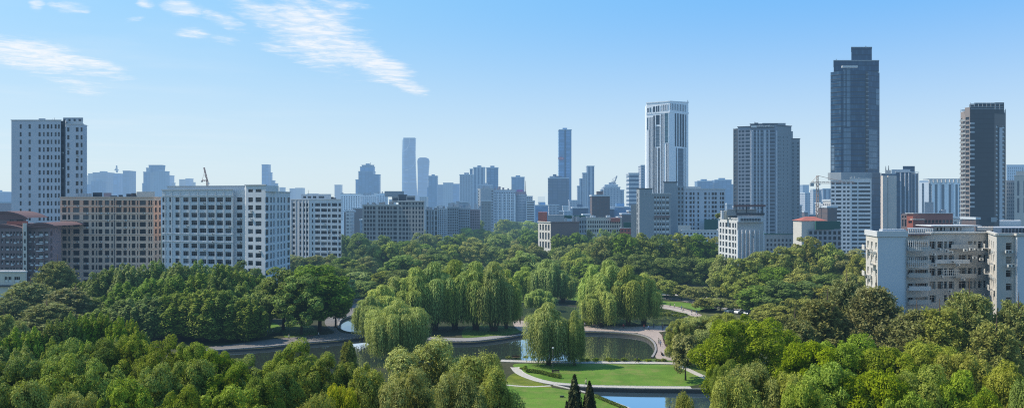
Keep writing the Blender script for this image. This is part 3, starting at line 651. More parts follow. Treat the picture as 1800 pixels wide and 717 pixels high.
# promenades
sheet('promenade',spline(G((905,563),(940,565),(1011,567),(1060,571.5),(1110,573.5),(1182,572.5),(1186,579),(1158,583.5),(1150,586),(1112,584.5),(1078,582),(1040,580.8),(1000,580.8),(960,582.2),(925,584.5),(905,574)),k=4),.009,M_pink)
sheet('promenade',spline(G((1120,584),(1152,582),(1164,590),(1169,604),(1176,616),(1200,624),(1192,633),(1160,631),(1152,626),(1156,615),(1153,602),(1140,591)),k=4),.013,M_pink)
sheet('promenade',spline(G((700,592),(760,596.6),(820,598.5),(868,594),(925,585),(900,589),(868,590),(820,593.5),(760,592),(700,588)),k=4),.009,M_grey)
sheet('promenade',spline(G((340,612),(400,606),(455,598),(520,592),(570,588),(588,584),(576,575),(571,564),(584,552),(601,545),(603,534),(604,526),(643,526),(641,535),(630,549),(604,557),(594,569),(592,577),(604,585),(640,588),(640,592),(594,596.8),(532,602.4),(462,609.2),(352,616.8)),k=4),.011,M_shade_stone)
sheet('promenade',spline(G((1120,532),(1145,533),(1180,537),(1212,545),(1234,554),(1224,558),(1200,549),(1172,543),(1140,540),(1118,540)),k=4),.009,M_pink)
ribbon('path',spline(G((1118,526),(1160,524),(1200,527),(1250,537),(1300,545)),False,4),5.0,.010,M_grey)
ribbon('path',spline(G((1150,517),(1200,518),(1262,526),(1350,541)),False,4),6.0,.011,M_path)
ribbon('path',spline(G((1175,616),(1210,620),(1260,622),(1310,624)),False,4),2.6,.016,M_pink)
for z,(a,b_) in enumerate((((1120,541),(1216,553)),((1124,537),(1226,552)))):
    kerb_line(spline(G(a,((a[0]+b_[0])/2,(a[1]+b_[1])/2-1.5),b_),False,5),M_kerb,.35,.4,'kerb')
# hedge on the lawn
def hedge(name,cl,w,h,label):
    n=int(sum(math.dist(cl[i],cl[i+1]) for i in range(len(cl)-1))*260); C=[];Nn=[]
    seg=np.array(cl); ts=RNG.random(n)*(len(cl)-1); i=ts.astype(int); f=(ts-i)[:,None]; p=seg[i]*(1-f)+seg[np.minimum(i+1,len(cl)-1)]*f
    d=sph(n); d[:,2]=np.abs(d[:,2]); q=np.sign(d)*np.abs(d)**.5
    C=np.stack([p[:,0]+q[:,0]*w/2,p[:,1]+q[:,1]*w/2,q[:,2]*h],1)
    me=quads_mesh(name,C,d+RNG.normal(scale=.5,size=d.shape),.16*RNG.uniform(.6,1.4,n),1.4,RNG.random(n)*.6,None,L_dark)
    return tag(link(name,me),label,'hedge')
hedge('hedge',spline(G((926,653.5),(945,655.5),(965,660),(984,664.5)),False,8),1.0,.75,'low dark clipped hedge curving across the lower left of the lawn')
hedge('hedge',spline(G((1045,696),(1068,706),(1100,719)),False,8),.7,.45,'low hedge strip along the stone rim of the blue pool')
hedge('hedge',spline(G((1126,545),(1165,547.5),(1205,555)),False,8),1.6,.8,'dark hedge band between the upper path and the green pond')
# ---------------------------------------------------------------- people
def pmat(name,top,legs,skin):
    def fn(t):
        z=t.n('ShaderNodeSeparateXYZ',{0:t.n('ShaderNodeTexCoord').outputs['Generated']}).outputs[2]
        r=t.n('ShaderNodeObjectInfo').outputs['Random']
        tp=t.n('ShaderNodeValToRGB',{0:r}); cr=tp.color_ramp; cr.interpolation='CONSTANT'
        for i,c in enumerate(top):
            e=cr.elements[i] if i<2 else cr.elements.new(i/len(top)); e.position=i/len(top); e.color=c4(c)
        c=t.mix(t.m('GREATER_THAN',z,.50),legs,tp.outputs[0]); c=t.mix(t.m('GREATER_THAN',z,.84),c,skin)
        return pbsdf(t,c,.8,.2)
    return mat(name,fn)
M_person=pmat('clothed_person',[(.05,.06,.09),(.45,.43,.40),(.03,.03,.035),(.35,.07,.06),(.10,.18,.32),(.5,.45,.3)],(.03,.035,.05),(.42,.27,.19))
M_hair=plain('black_hair',(.012,.010,.009),.7,.3)
def figure(name, J, E):
    me=bpy.data.meshes.new(name+'_cage'); names=list(J)
    me.from_pydata([J[k][0] for k in names],[(names.index(a),names.index(b)) for a,b in E],[])
    ob=bpy.data.objects.new(name,me); COL.objects.link(ob)
    sk=ob.modifiers.new('skin','SKIN'); sk.use_smooth_shade=True
    for i,k in enumerate(names):
        r=J[k][1]; r=(r,r) if not isinstance(r,tuple) else r
        me.skin_vertices[0].data[i].radius=r
    me.skin_vertices[0].data[names.index('pelvis')].use_root=True
    sb=ob.modifiers.new('sub','SUBSURF'); sb.levels=1; sb.render_levels=1
    dg=bpy.context.evaluated_depsgraph_get(); out=bpy.data.meshes.new_from_object(ob.evaluated_get(dg))
    bpy.data.objects.remove(ob); bpy.data.meshes.remove(me)
    out.name=name; out.materials.clear(); out.materials.append(M_person); return out
def pose(stride=.25, arm=.15, sit=False):
    J={'pelvis':((0,0,.93),(.15,.11)),'waist':((0,.0,1.08),(.14,.10)),'chest':((0,0,1.28),(.17,.11)),'neck':((0,.0,1.48),.055),'chin':((0,-.02,1.56),.075),'head':((0,-.01,1.66),(.085,.10)),'crown':((0,0,1.73),.06)}
    E=[('pelvis','waist'),('waist','chest'),('chest','neck'),('neck','chin'),('chin','head'),('head','crown')]
    for s,n in ((-1,'l'),(1,'r')):
        sw=s*stride
        if sit: leg={'hip':((s*.09,-.05,.90),.09),'knee':((s*.11,-.46,.90),.065),'ankle':((s*.11,-.50,.50),.045),'toe':((s*.11,-.64,.46),.035)}
        else: leg={'hip':((s*.09,0,.86),.085),'knee':((s*.10,-sw*.6-.04,.48),.06),'ankle':((s*.10,-sw+(.12 if sw<0 else 0),.09),.042),'toe':((s*.10,-sw-.15+(.12 if sw<0 else 0),.04),.033)}
        armj={'sh':((s*.20,0,1.40),.058),'el':((s*.25,arm*s*.6+.03,1.12),.042),'wr':((s*.24,arm*s-.12,.90),.032),'hand':((s*.24,arm*s-.16,.81),.035)}
        pr='pelvis'
        for k,v in leg.items(): J[k+n]=v; E.append((pr,k+n)); pr=k+n
        pr='chest'
        for k,v in armj.items(): J[k+n]=v; E.append((pr,k+n)); pr=k+n
    return J,E
P_walk=figure('person',*pose(.28,.2)); P_stand=figure('person',*pose(.03,.05)); P_sit=figure('person',*pose(0,.0,True))
hb=MB(); hb.tube([(0,.035,1.60),(0,.03,1.68),(0,.02,1.755),(0,.01,1.79)],[.085,.112,.10,.03],10); HAIR=hb.mesh('hair',[M_hair],smooth=True)
def person(px,py,mesh,rz,label,group=None,dz=0.0):
    x,y=gp(px,py); o=link('person',mesh,None,(x,y,dz+.012),rz); link('hair',HAIR,o); return tag(o,label,'person',group)
pp=[(1158,605,P_stand,.4,'person standing at the lake side of the curved plaza, left of another'),(1166,601,P_sit,1.2,'person sitting low on the pink curved plaza beside the lake'),(1161,609,P_walk,2.4,'person walking on the plaza toward the stone lake rim'),
 (1132,579,P_walk,1.2,'person walking on the promenade behind the lake, leftmost of the plaza corner'),(1140,581,P_walk,-1.2,'person walking second from left at the plaza corner'),(1149,577,P_stand,.3,'person standing alone at the far side of the promenade'),(1165,581,P_stand,2.8,'person standing right of the plaza corner'),(1164,573.5,P_walk,1.6,'person walking at the back edge of the promenade on the right'),
 (1178,540,P_walk,1.0,'person on the upper pink path, leftmost of six'),(1186,541,P_stand,2,'person on the upper pink path, second from left'),(1198,545,P_walk,-1.4,'person on the upper pink path, third from left'),(1201,547.5,P_walk,1.3,'person on the upper pink path, fourth from left'),(1215,550,P_sit,.6,'person sitting on the upper pink path edge'),(1224,553,P_walk,.9,'person on the upper pink path, rightmost'),
 (464,588,P_sit,.5,'person sitting at the left lakeside lawn, left of the seated trio'),(470,589,P_sit,-.8,'person in the middle of the seated trio by the left lawn'),(479,588.5,P_sit,2.4,'person at the right of the seated trio by the left lawn'),(430,590,P_stand,1.2,'person standing under the grove at the left lake bank'),(449,591,P_walk,-1.5,'person walking along the left lake bank in tree shade'),
 (893,567,P_walk,1.1,'person walking behind the willows left of the promenade'),(915,568,P_stand,0,'person standing at the left end of the promenade'),(596,566,P_walk,.2,'person walking on the winding left path'),(618,546,P_walk,2.9,'person far up the winding left path'),(1189,613,P_walk,-1.6,'person walking on the path under the timber railing')
 ,(944,572,P_walk,.7,'person walking on the promenade just right of the willow clump'),(1028,575,P_walk,1.8,'person walking on the promenade under the right willow clump, left one'),(1068,577,P_stand,.2,'person standing on the promenade under the right willow clump'),(1096,578,P_walk,-1.0,'person walking on the promenade near its right bend'),(1120,637.5,P_walk,1.5,'person walking on the pale path at the top of the lawn'),(1030,679,P_walk,-1.5,'person walking on the path between lawn and blue pool'),(560,593,P_walk,1.4,'person walking on the lake path before the rounded trees'),(508,597,P_walk,-1.4,'person walking on the left lake path, right of the seated trio')]
for p in pp: person(p[0],p[1],p[2],p[3],p[4],'visitors in the park',-.45 if p[2] is P_sit and p[0]>600 else -.03 if p[2] is P_sit else 0)
# ---------------------------------------------------------------- park furniture
def bench(px,py,rz,label,group='park benches'):
    r=tag(empty('park_bench',(*gp(px,py),.014),rz),label,'bench',group)
    for nm,c,d in (('seat',(0,0,.44),(1.8,.46,.05)),('backrest',(0,.24,.72),(1.8,.05,.36))): m=MB(); m.box(c,d); m.build(nm,M_wood,r)
    for s in (-1,1): m=MB(); m.box((s*.72,0,.21),(.07,.42,.42)); m.box((s*.72,.235,.66),(.06,.04,.44)); m.build('leg',M_metal,r)
for b in [(466,590.5,.2,'dark bench of the seated trio by the left lawn'),(402,600,.3,'dark bench in grove shade on the left bank'),(545,594,.3,'bench on the lake path before the big rounded trees'),(977,657,.15,'dark bench on the lawn beside the lamp post'),(1164,624,1.5,'bench on the plaza end near the low lawn'),(1172,575,.0,'bench at the right end of the promenade'),(907,631,0,'pale bench on the bank left of the lone willow')]: bench(*b)
r=tag(empty('lamp_post',(*gp(972,655),0)),'thin dark lamp post on the lawn in front of the lone willow','lamp post')
m=MB(); m.tube([(0,0,0),(0,0,.5),(0,0,5.4)],[.10,.06,.045],8); m.build('pole',M_metal,r,smooth=True)
m=MB(); m.tube([(0,0,5.38),(0,0,5.5),(0,0,5.72),(0,0,5.8)],[.06,.2,.22,.05],8); m.build('lamp_head',M_white,r)
r=tag(empty('lamp_post',(*gp(946,640),0)),'second dark lamp post, left of the lone willow trunk','lamp post')
m=MB(); m.tube([(0,0,0),(0,0,.5),(0,0,4.6)],[.11,.08,.06],8); m.build('pole',M_metal,r,smooth=True)
m=MB(); m.tube([(0,0,4.58),(0,0,4.7),(0,0,4.92),(0,0,5.0)],[.06,.2,.22,.05],8); m.build('lamp_head',M_white,r)
# timber railing round the right plaza
cl=spline(G((1164,590),(1167,602),(1172,611),(1180,615.5),(1210,618),(1250,619.5),(1300,621)),False,4)
r=tag(empty('wooden_railing',(*cl[0],0)),'brown wooden railing curving round the right side of the plaza','railing')
for i,p in enumerate(cl[::1]): m=MB(); m.box((p[0],p[1],.58),(.14,.14,1.14),.3); m.build('post',M_wood,r,(*cl[0],0))
m=MB()
for i in range(len(cl)-1):
    a,b=cl[i],cl[i+1]; c=((a[0]+b[0])/2,(a[1]+b[1])/2); L=math.dist(a,b); an=math.atan2(b[1]-a[1],b[0]-a[0])
    for z,h in ((1.02,.12),(.62,.08),(.3,.08)): m.box((c[0]+.0,c[1],z),(L*.98,.06,h),an)
m.build('rail',M_wood,r,(*cl[0],0))
px0,py0=gp(1214,633)
r=tag(empty('pergola',(px0,py0,0),.08),'dark timber pergola with a pale flat bench top below the railing','pergola')
for sx in (-3.4,-1.2,1.2,3.4):
    for sy in (-1.1,1.1): m=MB(); m.box((sx,sy,1.25),(.16,.16,2.5)); m.build('post',M_wood,r)
m=MB()
for sy in (-1.1,1.1): m.box((0,sy,2.58),(7.6,.14,.16))
for k in range(13): m.box((-3.6+k*.6,0,2.70),(.09,2.9,.08))
m.build('roof_beams',M_wood,r)
m=MB(); m.box((-1.6,-.2,.5),(3.4,.7,.10)); m.box((-2.9,-.2,.225),(.12,.6,.45)); m.box((-.3,-.2,.225),(.12,.6,.45)); m.build('bench_top',M_white,r)
m=MB(); m.box((0,0,.6),(.5,.42,1.2),0,0,.85); m.box((0,0,1.25),(.62,.52,.08)); o=m.build('stone_pillar',M_kerb); o.location=(*gp(1190,641),0); tag(o,'short stone gate pillar where the lawn paths meet','pillar')
m=MB(); m.box((0,0,.14),(.85,.35,.26),0,0,.94); m.box((0,0,.285),(.9,.4,.03)); o=m.build('utility_box',M_metal); o.location=(*gp(988,697.5),.006); tag(o,'small dark utility box lying on the lower lawn','utility box')
# parked cars
M_carw=plain('white_car_paint',(.72,.73,.74),.25,.5,0,.03); M_carg=plain('silver_car_paint',(.35,.37,.40),.25,.5,.3,.03); M_carb=plain('black_car_paint',(.02,.022,.026),.25,.5,0,.03); M_tyre=plain('tyre',(.02,.02,.02),.9,.1); M_cg=plain('car_glass',(.015,.02,.025),.08,.7,0,.02); M_rim=plain('wheel_rim',(.4,.4,.42),.4,.5,.6); M_lamp=plain('headlight',(.7,.7,.65),.2,.6)
def car(px,py,rz,paint,label):
    r=tag(empty('parked_car',(*gp(px,py),.02),rz),label,'car','cars parked behind the plaza')
    prof=[(-2.2,.35),(-2.25,.75),(-2.1,.95),(-1.5,1.02),(-.95,1.45),(.45,1.48),(1.15,1.02),(2.05,.86),(2.2,.6),(2.18,.3)]
    m=MB(); w=.86
    for i in range(len(prof)):
        (x1,z1),(x2,z2)=prof[i],prof[(i+1)%len(prof)]; i1=.14 if z1>1.2 else 0; i2=.14 if z2>1.2 else 0
        m.face([(x1,-w+i1,z1),(x1,w-i1,z1),(x2,w-i2,z2),(x2,-w+i2,z2)])
    for s in (-1,1):
        lo=[(x,s*w,z) for x,z in prof if z<1.2]; m.face(lo if s<0 else lo[::-1])
        up=[(-1.5,s*w,1.02),(-.95,s*(w-.14),1.45),(.45,s*(w-.14),1.48),(1.15,s*w,1.02)]; m.face(up)
    m.build('body',paint,r)
    for s in (-1,1):
        m=MB(); k=s*.012; m.face([(-1.3,s*(w)+k,1.06),(-.9,s*(w-.12)+k,1.39),(.38,s*(w-.12)+k,1.42),(.95,s*w+k,1.06)]); m.build('side_window',M_cg,r)
        for x in (-1.35,1.38):
            q=MB(); q.tube([(x,s*.74,.33),(x,s*.90,.33)],.33,12); wo=q.build('wheel',M_tyre,r); q=MB(); q.tube([(x,s*.895,.33),(x,s*.915,.33)],.19,10); q.build('rim',M_rim,wo)
        m=MB(); m.box((2.14,s*.62,.72),(.12,.34,.13)); m.build('headlight',M_lamp,r)
    m=MB(); m.face([(.52,-.64,1.47),(1.08,-.76,1.08),(1.08,.76,1.08),(.52,.64,1.47)]); m.face([(-1.02,-.64,1.44),(-1.42,-.76,1.1),(-1.42,.76,1.1),(-1.02,.64,1.44)])
    for f in range(len(m.v)): x,y,z=m.v[f]; m.v[f]=(x+(.02 if x>0 else -.02),y,z+.015)
    m.build('windscreen',M_cg,r)
car(1284,549,.6,M_carw,'white car parked behind the dull green plaza trees, left one'); car(1301,551,.6,M_carw,'white car parked behind the plaza trees, between two darker ones'); car(1318,553,.6,M_carg,'silver car at the right end of the parked row'); car(1262,538,-.2,M_carb,'black car under the small plaza trees')
# ---------------------------------------------------------------- buildings
W_grey=wall_mat('grey_render',(.40,.42,.45)); W_white=wall_mat('white_render',(.64,.66,.68),.12); W_blueg=wall_mat('pale_blue_render',(.52,.55,.60)); W_beige=wall_mat('beige_render',(.68,.51,.39))
W_orange=wall_mat('orange_render',(.76,.43,.28)); W_brown=wall_mat('brown_grid_render',(.36,.34,.32)); W_slab=wall_mat('grey_slab',(.30,.33,.35)); W_dark=wall_mat('dark_panel',(.055,.065,.08),.1,.5,.1)
W_brick=wall_mat('dark_brick',(.21,.155,.15)); W_pink=wall_mat('dull_pink_render',(.38,.28,.29)); W_red=wall_mat('red_roof',(.30,.085,.055)); W_rust=wall_mat('brown_red_sheet',(.18,.105,.098)); W_brickred=wall_mat('brick_red_render',(.36,.145,.115)); W_steel=wall_mat('steel_blue_render',(.25,.29,.35)); W_roof=wall_mat('roof_felt',(.20,.20,.20),.3,.95,.5)
W_old=wall_mat('old_render',(.60,.57,.51),.2,.9,.55); W_oldd=wall_mat('old_grey_render',(.47,.46,.43),.25,.9,.6); W_blank=wall_mat('blank_blue_wall',(.56,.60,.64),.08,.8,.12); W_green=wall_mat('green_netting',(.02,.10,.075)); W_terra=wall_mat('terracotta',(.42,.13,.09)); W_cream=wall_mat('cream_pier',(.66,.58,.50)); W_strip=wall_mat('white_stripe_panel',(.84,.86,.88),.08,.5,.08); W_trim=wall_mat('pale_trim',(.60,.61,.61))
FR=plain('window_frame',(.42,.44,.46),.5,.4); FRW=plain('white_frame',(.70,.70,.68),.5,.4); FRD=plain('dark_frame',(.06,.065,.07),.5,.4)
GL=glass_mat('window_glass',(.008,.012,.017),(.10,.115,.125),.25); GLB=glass_mat('blue_glass',(.02,.045,.075),(.07,.11,.15),.3,.08); GLO=glass_mat('old_glass',(.012,.014,.016),(.20,.19,.17),.35,.2)
def curtain_fn(base,lite,flr,bay):
    def fn(t):
        uv=t.n('ShaderNodeUVMap').outputs[0]; s=t.n('ShaderNodeSeparateXYZ',{0:uv}); v=t.m('DIVIDE',s.outputs[1],flr); u=t.m('DIVIDE',s.outputs[0],bay)
        fv=t.m('FRACT',v); band=t.m('LESS_THAN',fv,.16); fu=t.m('LESS_THAN',t.m('FRACT',u),.07)
        wn=t.n('ShaderNodeTexWhiteNoise',{'Vector':t.n('ShaderNodeCombineXYZ',{0:t.m('FLOOR',u),1:t.m('FLOOR',v)}).outputs[0]},noise_dimensions='2D').outputs[0]
        big=t.noise(POS(t),.035,4.0)
        c=t.mix(t.m('MULTIPLY',t.m('POWER',wn,2.2),.8),base,lite); c=t.mix(t.ss(big,.45,.7),c,[x*.8 for x in base])
        c=t.mix(band,c,[x*.45 for x in base]); c=t.mix(fu,c,[x*.6 for x in base])
        return t.n('ShaderNodeBsdfPrincipled',{'Base Color':c,'Roughness':.16,'Specular IOR Level':.14}).outputs[0]
    return fn
C_dark=mat('dark_curtain_glass',curtain_fn((.018,.055,.115),(.07,.14,.22),4.4,1.6)); C_lite=mat('pale_curtain_glass',curtain_fn((.13,.20,.27),(.22,.29,.36),4.4,2.2)); C_blue=mat('blue_curtain_glass',curtain_fn((.045,.095,.17),(.09,.16,.25),4.0,2.0)); C_black=mat('black_curtain',curtain_fn((.020,.024,.030),(.034,.04,.048),3.3,3.0)); C_navy=mat('navy_curtain_glass',curtain_fn((.018,.05,.10),(.04,.08,.14),5.0,4.0)); C_teal=mat('teal_strip_glass',curtain_fn((.008,.020,.038),(.016,.034,.055),3.6,1.2)); C_cyan=mat('cyan_strip_glass',curtain_fn((.06,.13,.17),(.12,.2,.24),3.6,1.2))
_wc={}
def win_mesh(w,h,style,fr,gl,name='window'):
    key=(round(w,1),round(h,1),style,fr.name,gl.name,name)
    if key in _wc: return _wc[key]
    w=max(.3,key[0]); h=max(.3,key[1]); m=MB(); win_into(m,(0,0,0),w,h,0,style); me=m.mesh(name,[fr,gl]); _wc[key]=me; return me
def win_into(m,c,w,h,a,style):
    ca,sa=math.cos(a),math.sin(a)
    def P(x,y,z): return (c[0]+x*ca-y*sa, c[1]+x*sa+y*ca, c[2]+z)
    x,z=w/2,h/2
    m.face([P(-x,0,-z),P(x,0,-z),P(x,0,z),P(-x,0,z)],1,[(0,c[2]-z),(w,c[2]-z),(w,c[2]+z),(0,c[2]+z)])
    def bar(x0,x1,z0,z1,y=-.05): m.face([P(x0,y,z0),P(x1,y,z0),P(x1,y,z1),P(x0,y,z1)],0)
    if style=='strip':
        return
    f=.07 if w>1 else .05
    bar(-x,-x+f,-z,z); bar(x-f,x,-z,z); bar(-x+f,x-f,z-f,z,-.052); bar(-x+f,x-f,-z,-z+f,-.052)
    n=max(1,round(w/ (1.0 if style=='win' else .62)))
    for k in range(1,n): u=-x+w*k/n; bar(u-f*.4,u+f*.4,-z+f,z-f,-.048)
    if style=='bal': bar(-x,x,-z+f,-z+h*.40,-.08)
    elif h>1.3: bar(-x+f,x-f,z*.42,z*.42+f*.7,-.046)
M_ac=plain('air_conditioner_case',(.62,.62,.58),.6,.3)
_ac=MB(); _ac.box((0,0,0),(.85,.36,.58),0,0); _ac.tube([(-.12,-.19,0),(-.12,-.2,0)],.22,12,1); _ac.box((0,.0,-.34),(.7,.4,.06),0,1); AC=_ac.mesh('air_conditioner',[M_ac,FRD])
class Bld:
    def __init__(s,name,label,Y,px,group=None,cat='building'):
        s.o=(wx(px,Y),Y,0.0); s.root=tag(empty(name,s.o),label,cat,group); s.w=MB(); s.wins=[]; s.mats=[]; s.k=0
    def mi(s,m):
        if m not in s.mats: s.mats.append(m)
        return s.mats.index(m)
    def facade(s,P,Q,z0,z1,cols=(),rows=(),m=W_grey,rec=.28,style='win',fr=FR,gl=GL,rowm=None,name='window',mb=None,skip=None):
        """P->Q left to right seen from outside; cols in metres along the edge; rows as (z0,z1)"""
        w=mb or s.w; dx,dy=Q[0]-P[0],Q[1]-P[1]; L=math.hypot(dx,dy); dx/=L; dy/=L; nx,ny=dy,-dx; a=math.atan2(dy,dx)
        us=[0.0]; 
        for u0,u1 in sorted(cols):
            u0=max(u0,us[-1]+.02); u1=min(u1,L-.05)
            if u1-u0>.12: us+=[u0,u1]
        us.append(L); vs=[z0]
        for v0,v1 in sorted(rows):
            if v0>vs[-1]+.02 and v1<z1-.02: vs+=[v0,v1]
        vs.append(z1)
        if not cols or not rows: us=[0,L]; vs=[z0,z1]
        X=lambda u,v,d=0.0:(P[0]+dx*u-nx*d,P[1]+dy*u-ny*d,v)
        for j in range(len(vs)-1):
            v0,v1=vs[j],vs[j+1]; mm=s.mi(rowm((v0+v1)/2) if rowm else m)
            for i in range(len(us)-1):
                u0,u1=us[i],us[i+1]
                if i%2 and j%2 and not (skip and skip(i//2,j//2)):
                    w.face([X(u0,v0),X(u1,v0),X(u1,v0,rec),X(u0,v0,rec)],mm); w.face([X(u0,v1,rec),X(u1,v1,rec),X(u1,v1),X(u0,v1)],mm)
                    w.face([X(u0,v0),X(u0,v0,rec),X(u0,v1,rec),X(u0,v1)],mm); w.face([X(u1,v0,rec),X(u1,v0),X(u1,v1),X(u1,v1,rec)],mm)
                    c=X((u0+u1)/2,(v0+v1)/2,rec); s.wins.append((c,u1-u0,v1-v0,a,style,fr,gl,name,nx,ny))
                else: w.face([X(u0,v0),X(u1,v0),X(u1,v1),X(u0,v1)],mm,[(u0,v0),(u1,v0),(u1,v1),(u0,v1)])
        s.k+=1
    def roof(s,poly,z,m=W_roof): s.w.face([(p[0],p[1],z) for p in poly],s.mi(m),[(p[0],p[1]) for p in poly])
    def coping(s,pts,z,m,w=.45,h=.35,closed=False,name='parapet'):
        b=MB(); n=len(pts)
        for i in range(n if closed else n-1):
            p,q=pts[i],pts[(i+1)%n]; L=math.dist(p,q); a=math.atan2(q[1]-p[1],q[0]-p[0]); e=.004*i
            b.box(((p[0]+q[0])/2,(p[1]+q[1])/2,z+h/2+e),(L+w-.01,w+e,h),a)
        b.build(name,m,s.root,s.o)
    def part(s,name,mb,m,smooth=False): return mb.build(name,m,s.root,s.o,smooth)
    def boxpart(s,name,pxa,pxb,yt,yb,Y,D,m):
        x0,x1=wx(pxa,Y),wx(pxb,Y); z0,z1=wz(yb,Y),wz(yt,Y); sh=(wx(pxa,Y+D)-x0 if pxa>CX else wx(pxb,Y+D)-x1 if pxb<CX else 0); b=MB(); b.prism([(x0,Y),(x1,Y),(x1+sh,Y+D),(x0+sh,Y+D)],z0,z1,0,0,bottom=True); return s.part(name,b,m)
    def done(s,ac=0):
        s.part('wall',s.w,s.mats)
        cp=Vector((0,0,H)); vis=[]
        for q in s.wins:
            c=Vector(q[0]); v=cp-c
            if q[8]*v.x+q[9]*v.y<=0: continue
            px=CX+F*c.x/c.y; py=CY+F*(H-c.z)/c.y; sc=q[1]*q[2]/c.y**2*( (q[8]*v.x+q[9]*v.y)/v.length )
            gy_=CY+F*(H-8)/c.y
            if not(-20<px<1820): sc*=.01
            if py>gy_: sc*=.05
            vis.append((sc,q))
        vis.sort(key=lambda e:-e[0]); rest={}
        for i,(sc,q) in enumerate(vis):
            c,w,h,a,stl,fr,gl,nm=q[:8]
            if i<100:
                o=link(nm,win_mesh(w,h,stl,fr,gl,nm),s.root,(c[0]-s.o[0],c[1]-s.o[1],c[2]-s.o[2]),a)
            else: win_into(rest.setdefault((nm,fr.name,gl.name),(MB(),fr,gl))[0],c,w,h,a,stl)
        for (nm,_,_),(b,fr,gl) in rest.items(): tag(b.build(nm,[fr,gl],s.root,s.o),kind='stuff')
        if ac:
            pick=random.sample(range(min(100,len(vis))),min(ac,len(vis)))
            for i in pick:
                c,w,h,a=vis[i][1][:4]; nx,ny=vis[i][1][8:10]
                if h<3: link('air_conditioner',AC,s.root,(c[0]+nx*.55-s.o[0]+math.cos(a)*w*.3,c[1]+ny*.55-s.o[1]+math.sin(a)*w*.3,c[2]-h/2-.42),a)
        return s.root
def PP(px,Y): return (wx(px,Y),Y)
def edge_u(P,Q,px):
    k=(px-CX)/F; dx,dy=Q[0]-P[0],Q[1]-P[1]; t_=(k*P[1]-P[0])/(dx-k*dy); return t_*math.hypot(dx,dy)
def pcols(P,Q,lst): return [(edge_u(P,Q,a),edge_u(P,Q,b)) for a,b in lst]
def prow(Y,first,step,hpx,n): return [(wz(first+hpx+step*i,Y),wz(first+step*i,Y)) for i in range(n)]
def even(L,n,fill=.55,m=0.0): p=(L-2*m)/n; return [(m+p*(i+.5-fill/2),m+p*(i+.5+fill/2)) for i in range(n)]
def scol(off,sc,lst): return [(off+a/sc,off+b/sc) for a,b in lst]
def clutter(B,pxa,pxb,yb,Y,n,m,hmax=3.0):
    for i in range(n):
        x=wx(random.uniform(pxa,pxb),Y); z=wz(yb,Y); w=random.uniform(.8,2.6); h=random.uniform(.7,hmax); b=MB(); b.box((x,Y+random.uniform(2,9),z+h/2-.3),(w,random.uniform(.8,2),h+.6),0); B.part('roof_unit',b,m)
def antenna(B,px,yb,yt,Y,r=.08,dy=3): b=MB(); x=wx(px,Y+dy); b.tube([(x,Y+dy,wz(yb,Y+dy)-.5),(x,Y+dy,wz(yt,Y+dy))],[r*1.6,r*.6],5); B.part('antenna',b,M_metal)
# --- left grey tower
Y=350; B=Bld('apartment_tower','tall pale grey residential tower with small dark windows at the far left',Y,80)
P0,P1,P2,P3,P4=PP(20,Y),PP(107,Y),PP(107,Y+1.5),PP(115,Y+1.5),PP(116,Y-.5); P5=PP(146,Y-.5)
zt=wz(212,Y); zt2=wz(219,Y); rows=prow(Y,219,13.45,7.5,22)
B.facade(P0,P1,0,zt,pcols(P0,P1,[(34.5,38),(50,54),(67.5,71.5),(75.5,78.5),(82,86.5),(89,92),(96,99.5),(102,105)]),rows,W_blueg,fr=FRD)
B.facade(P1,P2,0,zt,(),(),W_blueg); B.facade(P2,P3,0,zt,pcols(P2,P3,[(107.5,112)]),rows,W_dark,fr=FRD); B.facade(P3,P4,0,zt,(),(),W_blueg)
B.facade(P4,P5,0,zt2,pcols(P4,P5,[(118,122),(133,138),(141.5,145)]),prow(Y,224.5,13.45,7.5,22),W_blueg,fr=FRD)
s1=(P5[0]+.02,P5[1]+3.2); B.facade(P5,s1,0,zt2,(),(),W_blueg); back=[PP(152,372),(P0[0],P0[1]+22)]; B.facade(s1,back[0],0,zt2,(),(),W_blueg); B.facade(back[0],back[1],0,zt,(),(),W_blueg); B.facade(back[1],P0,0,zt,(),(),W_blueg)
B.roof([P0,P1,P2,P3,(P3[0],P0[1]+21),(P0[0],P0[1]+21)],zt-.5); B.roof([P4,P5,s1,(P4[0],s1[1])],zt2-.4)
B.coping([P0,P1],zt,W_trim); B.coping([P4,P5],zt2,W_trim)
B.boxpart('roof_house',68,80,208.5,213,Y+5,5,W_blueg); B.boxpart('roof_house',111,146,213,221,Y+3,7,W_trim); B.boxpart('roof_sign_frame',111,146,207,213,Y+3,.6,W_grey); antenna(B,96,214,207,Y); antenna(B,92,214,209,Y)
for i in range(7): b=MB(); b.box((wx(113+i*4.6,Y+3),Y+2.9,wz(210.2,Y)),(.7,.1,1.0)); B.part('roof_panel',b,W_white if i%2 else W_dark)
B.done(12)
# --- orange banded block
Y=300; B=Bld('apartment_block','beige residential block with orange bands on its upper storeys, left side',Y,190)
A,Bq=PP(106,Y),PP(270,Y); C=PP(283,304.5); Dq=PP(282,320); zt=wz(347.5,Y)
om=lambda z: W_orange if wz(375,Y)<z<wz(350.5,Y) and not (wz(361.2,Y)<z<wz(360.5,Y)) else W_beige
cs=scol(100,4.78,[(43,80),(92,112),(135,190),(220,267),(290,313),(325,340),(348,382),(402,440),(455,472),(497,543),(557,587),(602,616),(627,660),(672,684),(694,747),(767,783),(787,800)])
rows=prow(Y,352.4,12.58,8.1,13)
B.facade(A,Bq,0,zt,pcols(A,Bq,cs),rows,W_beige,.32,'win',FRD,GL,om); B.facade(Bq,C,0,zt,[(.9,2.1),(3.4,4.8)],rows,W_beige,.3,'win',FRD,GL,lambda z:W_orange if z>wz(420,Y) and z<wz(350,Y) else W_beige); B.facade(C,Dq,0,zt,(),(),W_beige); B.facade((A[0],Y+20),A,0,zt,(),(),W_beige); B.facade(Dq,(A[0],Y+20),0,zt,(),(),W_beige)
